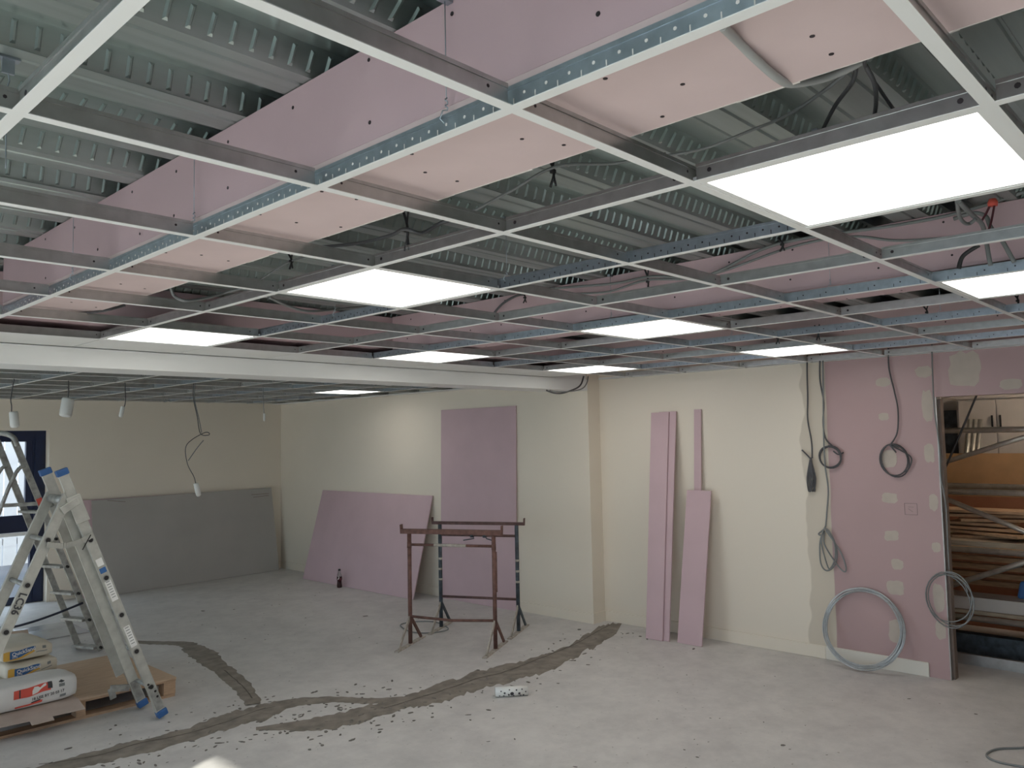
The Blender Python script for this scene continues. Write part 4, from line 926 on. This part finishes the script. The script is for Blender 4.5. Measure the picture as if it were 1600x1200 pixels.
for k in range(7):
    z = .9305+.034*(6-k); a = R.uniform(-.5, .5); c = Vector((XS+.33+R.uniform(-.06, .06), 2.05+R.uniform(-.08, .05), z)); d = Vector((math.sin(a), math.cos(a), 0)); s = Vector((d.y, -d.x, 0))
    L = R.uniform(.22, .36); W_ = R.uniform(.06, .15)
    part('timber_offcut', None, 'timber', lambda b: b.hexa([c-d*L-s*W_, c-d*L+s*W_, c+d*L+s*W_, c+d*L-s*W_]+[q+Vector((0, 0, .022)) for q in (c-d*L-s*W_, c-d*L+s*W_, c+d*L+s*W_, c+d*L-s*W_)]), label=labs[k], cat='timber', group='timber offcuts on the scaffold')
labs2 = ['top slat of the timber rack below the scaffold platform', 'second slat of the timber rack below the platform', 'third slat of the timber rack below the platform', 'fourth slat of the timber rack below the platform', 'lowest slat of the timber rack below the platform']
for k in range(5):
    x = 7.76+.02*k; z = .72-.075*k
    part('timber_length', None, 'timber', lambda b: b.box(x, x+.09, .6, 3.2-.1*k, z, z+.045), label=labs2[k], cat='timber', group='timber lengths racked in the store room')
tk = thing('timber_rack', (7.93, 1.7, 0), 'timber rack holding lengths behind the scaffold', 'rack')
for y in (.75, 2.65):
    part('upright', tk, 'plank', lambda b: b.box(7.945, 8.0, y, y+.06, 0, .85))
    for k in range(5): part('arm', tk, 'plank', lambda b: b.box(7.74+.02*k, 7.944, y, y+.06, .72-.075*k-.0205, .72-.075*k-.0005))
tr = thing('cable_tray', (7.45, 1.6, .4), 'pale metal trunking lying on the lower scaffold boards', 'trunking')
part('channel', tr, 'cupboard', lambda b: (b.box(XS+.06, XS+.30, .6, 2.45, .376, .380), b.box(XS+.06, XS+.064, .6, 2.45, .380, .47), b.box(XS+.296, XS+.30, .6, 2.45, .380, .47)))
part('lid', tr, 'cupboard', lambda b: b.box(XS+.055, XS+.305, .6, 2.45, .4705, .476))
part('blue_bag', None, 'bagblue', lambda b: b.hexa([Vector(p) for p in [(7.05, 1.45, .4765), (7.05, 1.83, .4765), (7.2, 1.83, .4765), (7.2, 1.45, .4765), (7.04, 1.46, .62), (7.05, 1.80, .62), (7.19, 1.80, .60), (7.2, 1.45, .60)]]), label='blue and grey tool bag behind the scaffold brace', cat='bag', bevel=.02)
part('metal_section', None, 'darksteel', lambda b: (b.box(7.0, 7.1, .6, 2.9, 0, .16), b.box(7.1, 7.3, .6, 2.9, 0, .012)), label='dark metal section lying under the scaffold', cat='metal section')
part('metal_section', None, 'galvdull', lambda b: (b.box(6.66, 6.70, .6, 2.6, 0, .08), b.box(6.70, 6.80, .6, 2.6, 0, .006)), label='grey metal section nearest the opening on the store floor', cat='metal section')
def sheet(x, y0, y1, z0, z1, m, label): part('sheet_material', None, m, lambda b: b.box(x, x+.018, y0, y1, z0, z1), label=label, cat='sheet')
sheet(8.12, .6, 3.3, 0, 1.60, 'osb', 'tall brown sheet standing behind the scaffold')
sheet(8.085, .8, 3.0, 0, 1.20, 'orange', 'lower orange-brown sheet in front of the tall brown one')
wd = thing('wardrobe', (8.75, 1.55, 0), 'pale two-door cupboard at the back of the store room', 'cupboard')
part('carcass', wd, 'cupboard', lambda b: b.box(8.6, 8.99, .9, 2.58, 1.55, 2.13)); part('cornice', wd, 'cupboard', lambda b: b.box(8.57, 8.99, .88, 2.62, 2.13, 2.16))
part('base', wd, 'cupboard', lambda b: b.box(8.62, 8.99, .92, 2.56, 0, 1.53)); part('shadow_gap', wd, 'brownedge', lambda b: b.box(8.61, 8.99, .91, 2.57, 1.53, 1.55))
for y0, y1, hy in ((2.23, 2.56, 2.26), (1.90, 2.22, 2.19), (1.40, 1.89, 1.44)):
    d = part('door', wd, 'cupboard', lambda b: b.box(8.58, 8.6, y0, y1, 1.57, 2.11), bevel=.003)
    part('handle', d, 'dark', lambda b: b.tube([(8.56, hy, 1.84), (8.56, hy, 1.96)], .009, 8))
part('dark_panel', None, 'darksteel', lambda b: b.box(8.93, 8.98, 2.66, 3.02, 0, 2.03), label='dark panel standing in for the shade of an open doorway left of the pale cupboard', cat='door')  # solid dark sheet in place of the shade inside an open doorway
for k, (u0, u1) in enumerate(((1516, 1509), (1524, 1518), (1531, 1527))):
    a = at(u0, 655, x=8.35+.05*k); c = at(u1, 720, x=8.35+.05*k); d = (c-a); c2 = a+d*(a.z/(a.z-c.z))
    part('metal_pole', None, 'scafftube', lambda b: b.tube([Vector((c2.x, c2.y, 0.01)), a], .022, 8), label=['leftmost pole leaning by the pale cupboard', 'middle pole leaning by the pale cupboard', 'rightmost pole leaning by the pale cupboard'][k], cat='pole', group='poles leaning in the store room')
cable('guy_rope', 'black rope slanting down across the opening', [(lambda a, c: a+(a-c)*((ZD-.001-a.z)/(a.z-c.z)))(at(1524, 622, x=6.6), at(1495, 690, x=6.6)), at(1524, 622, x=6.6), at(1495, 690, x=6.6), at(1471, 745, x=6.6)], .008, 'black')
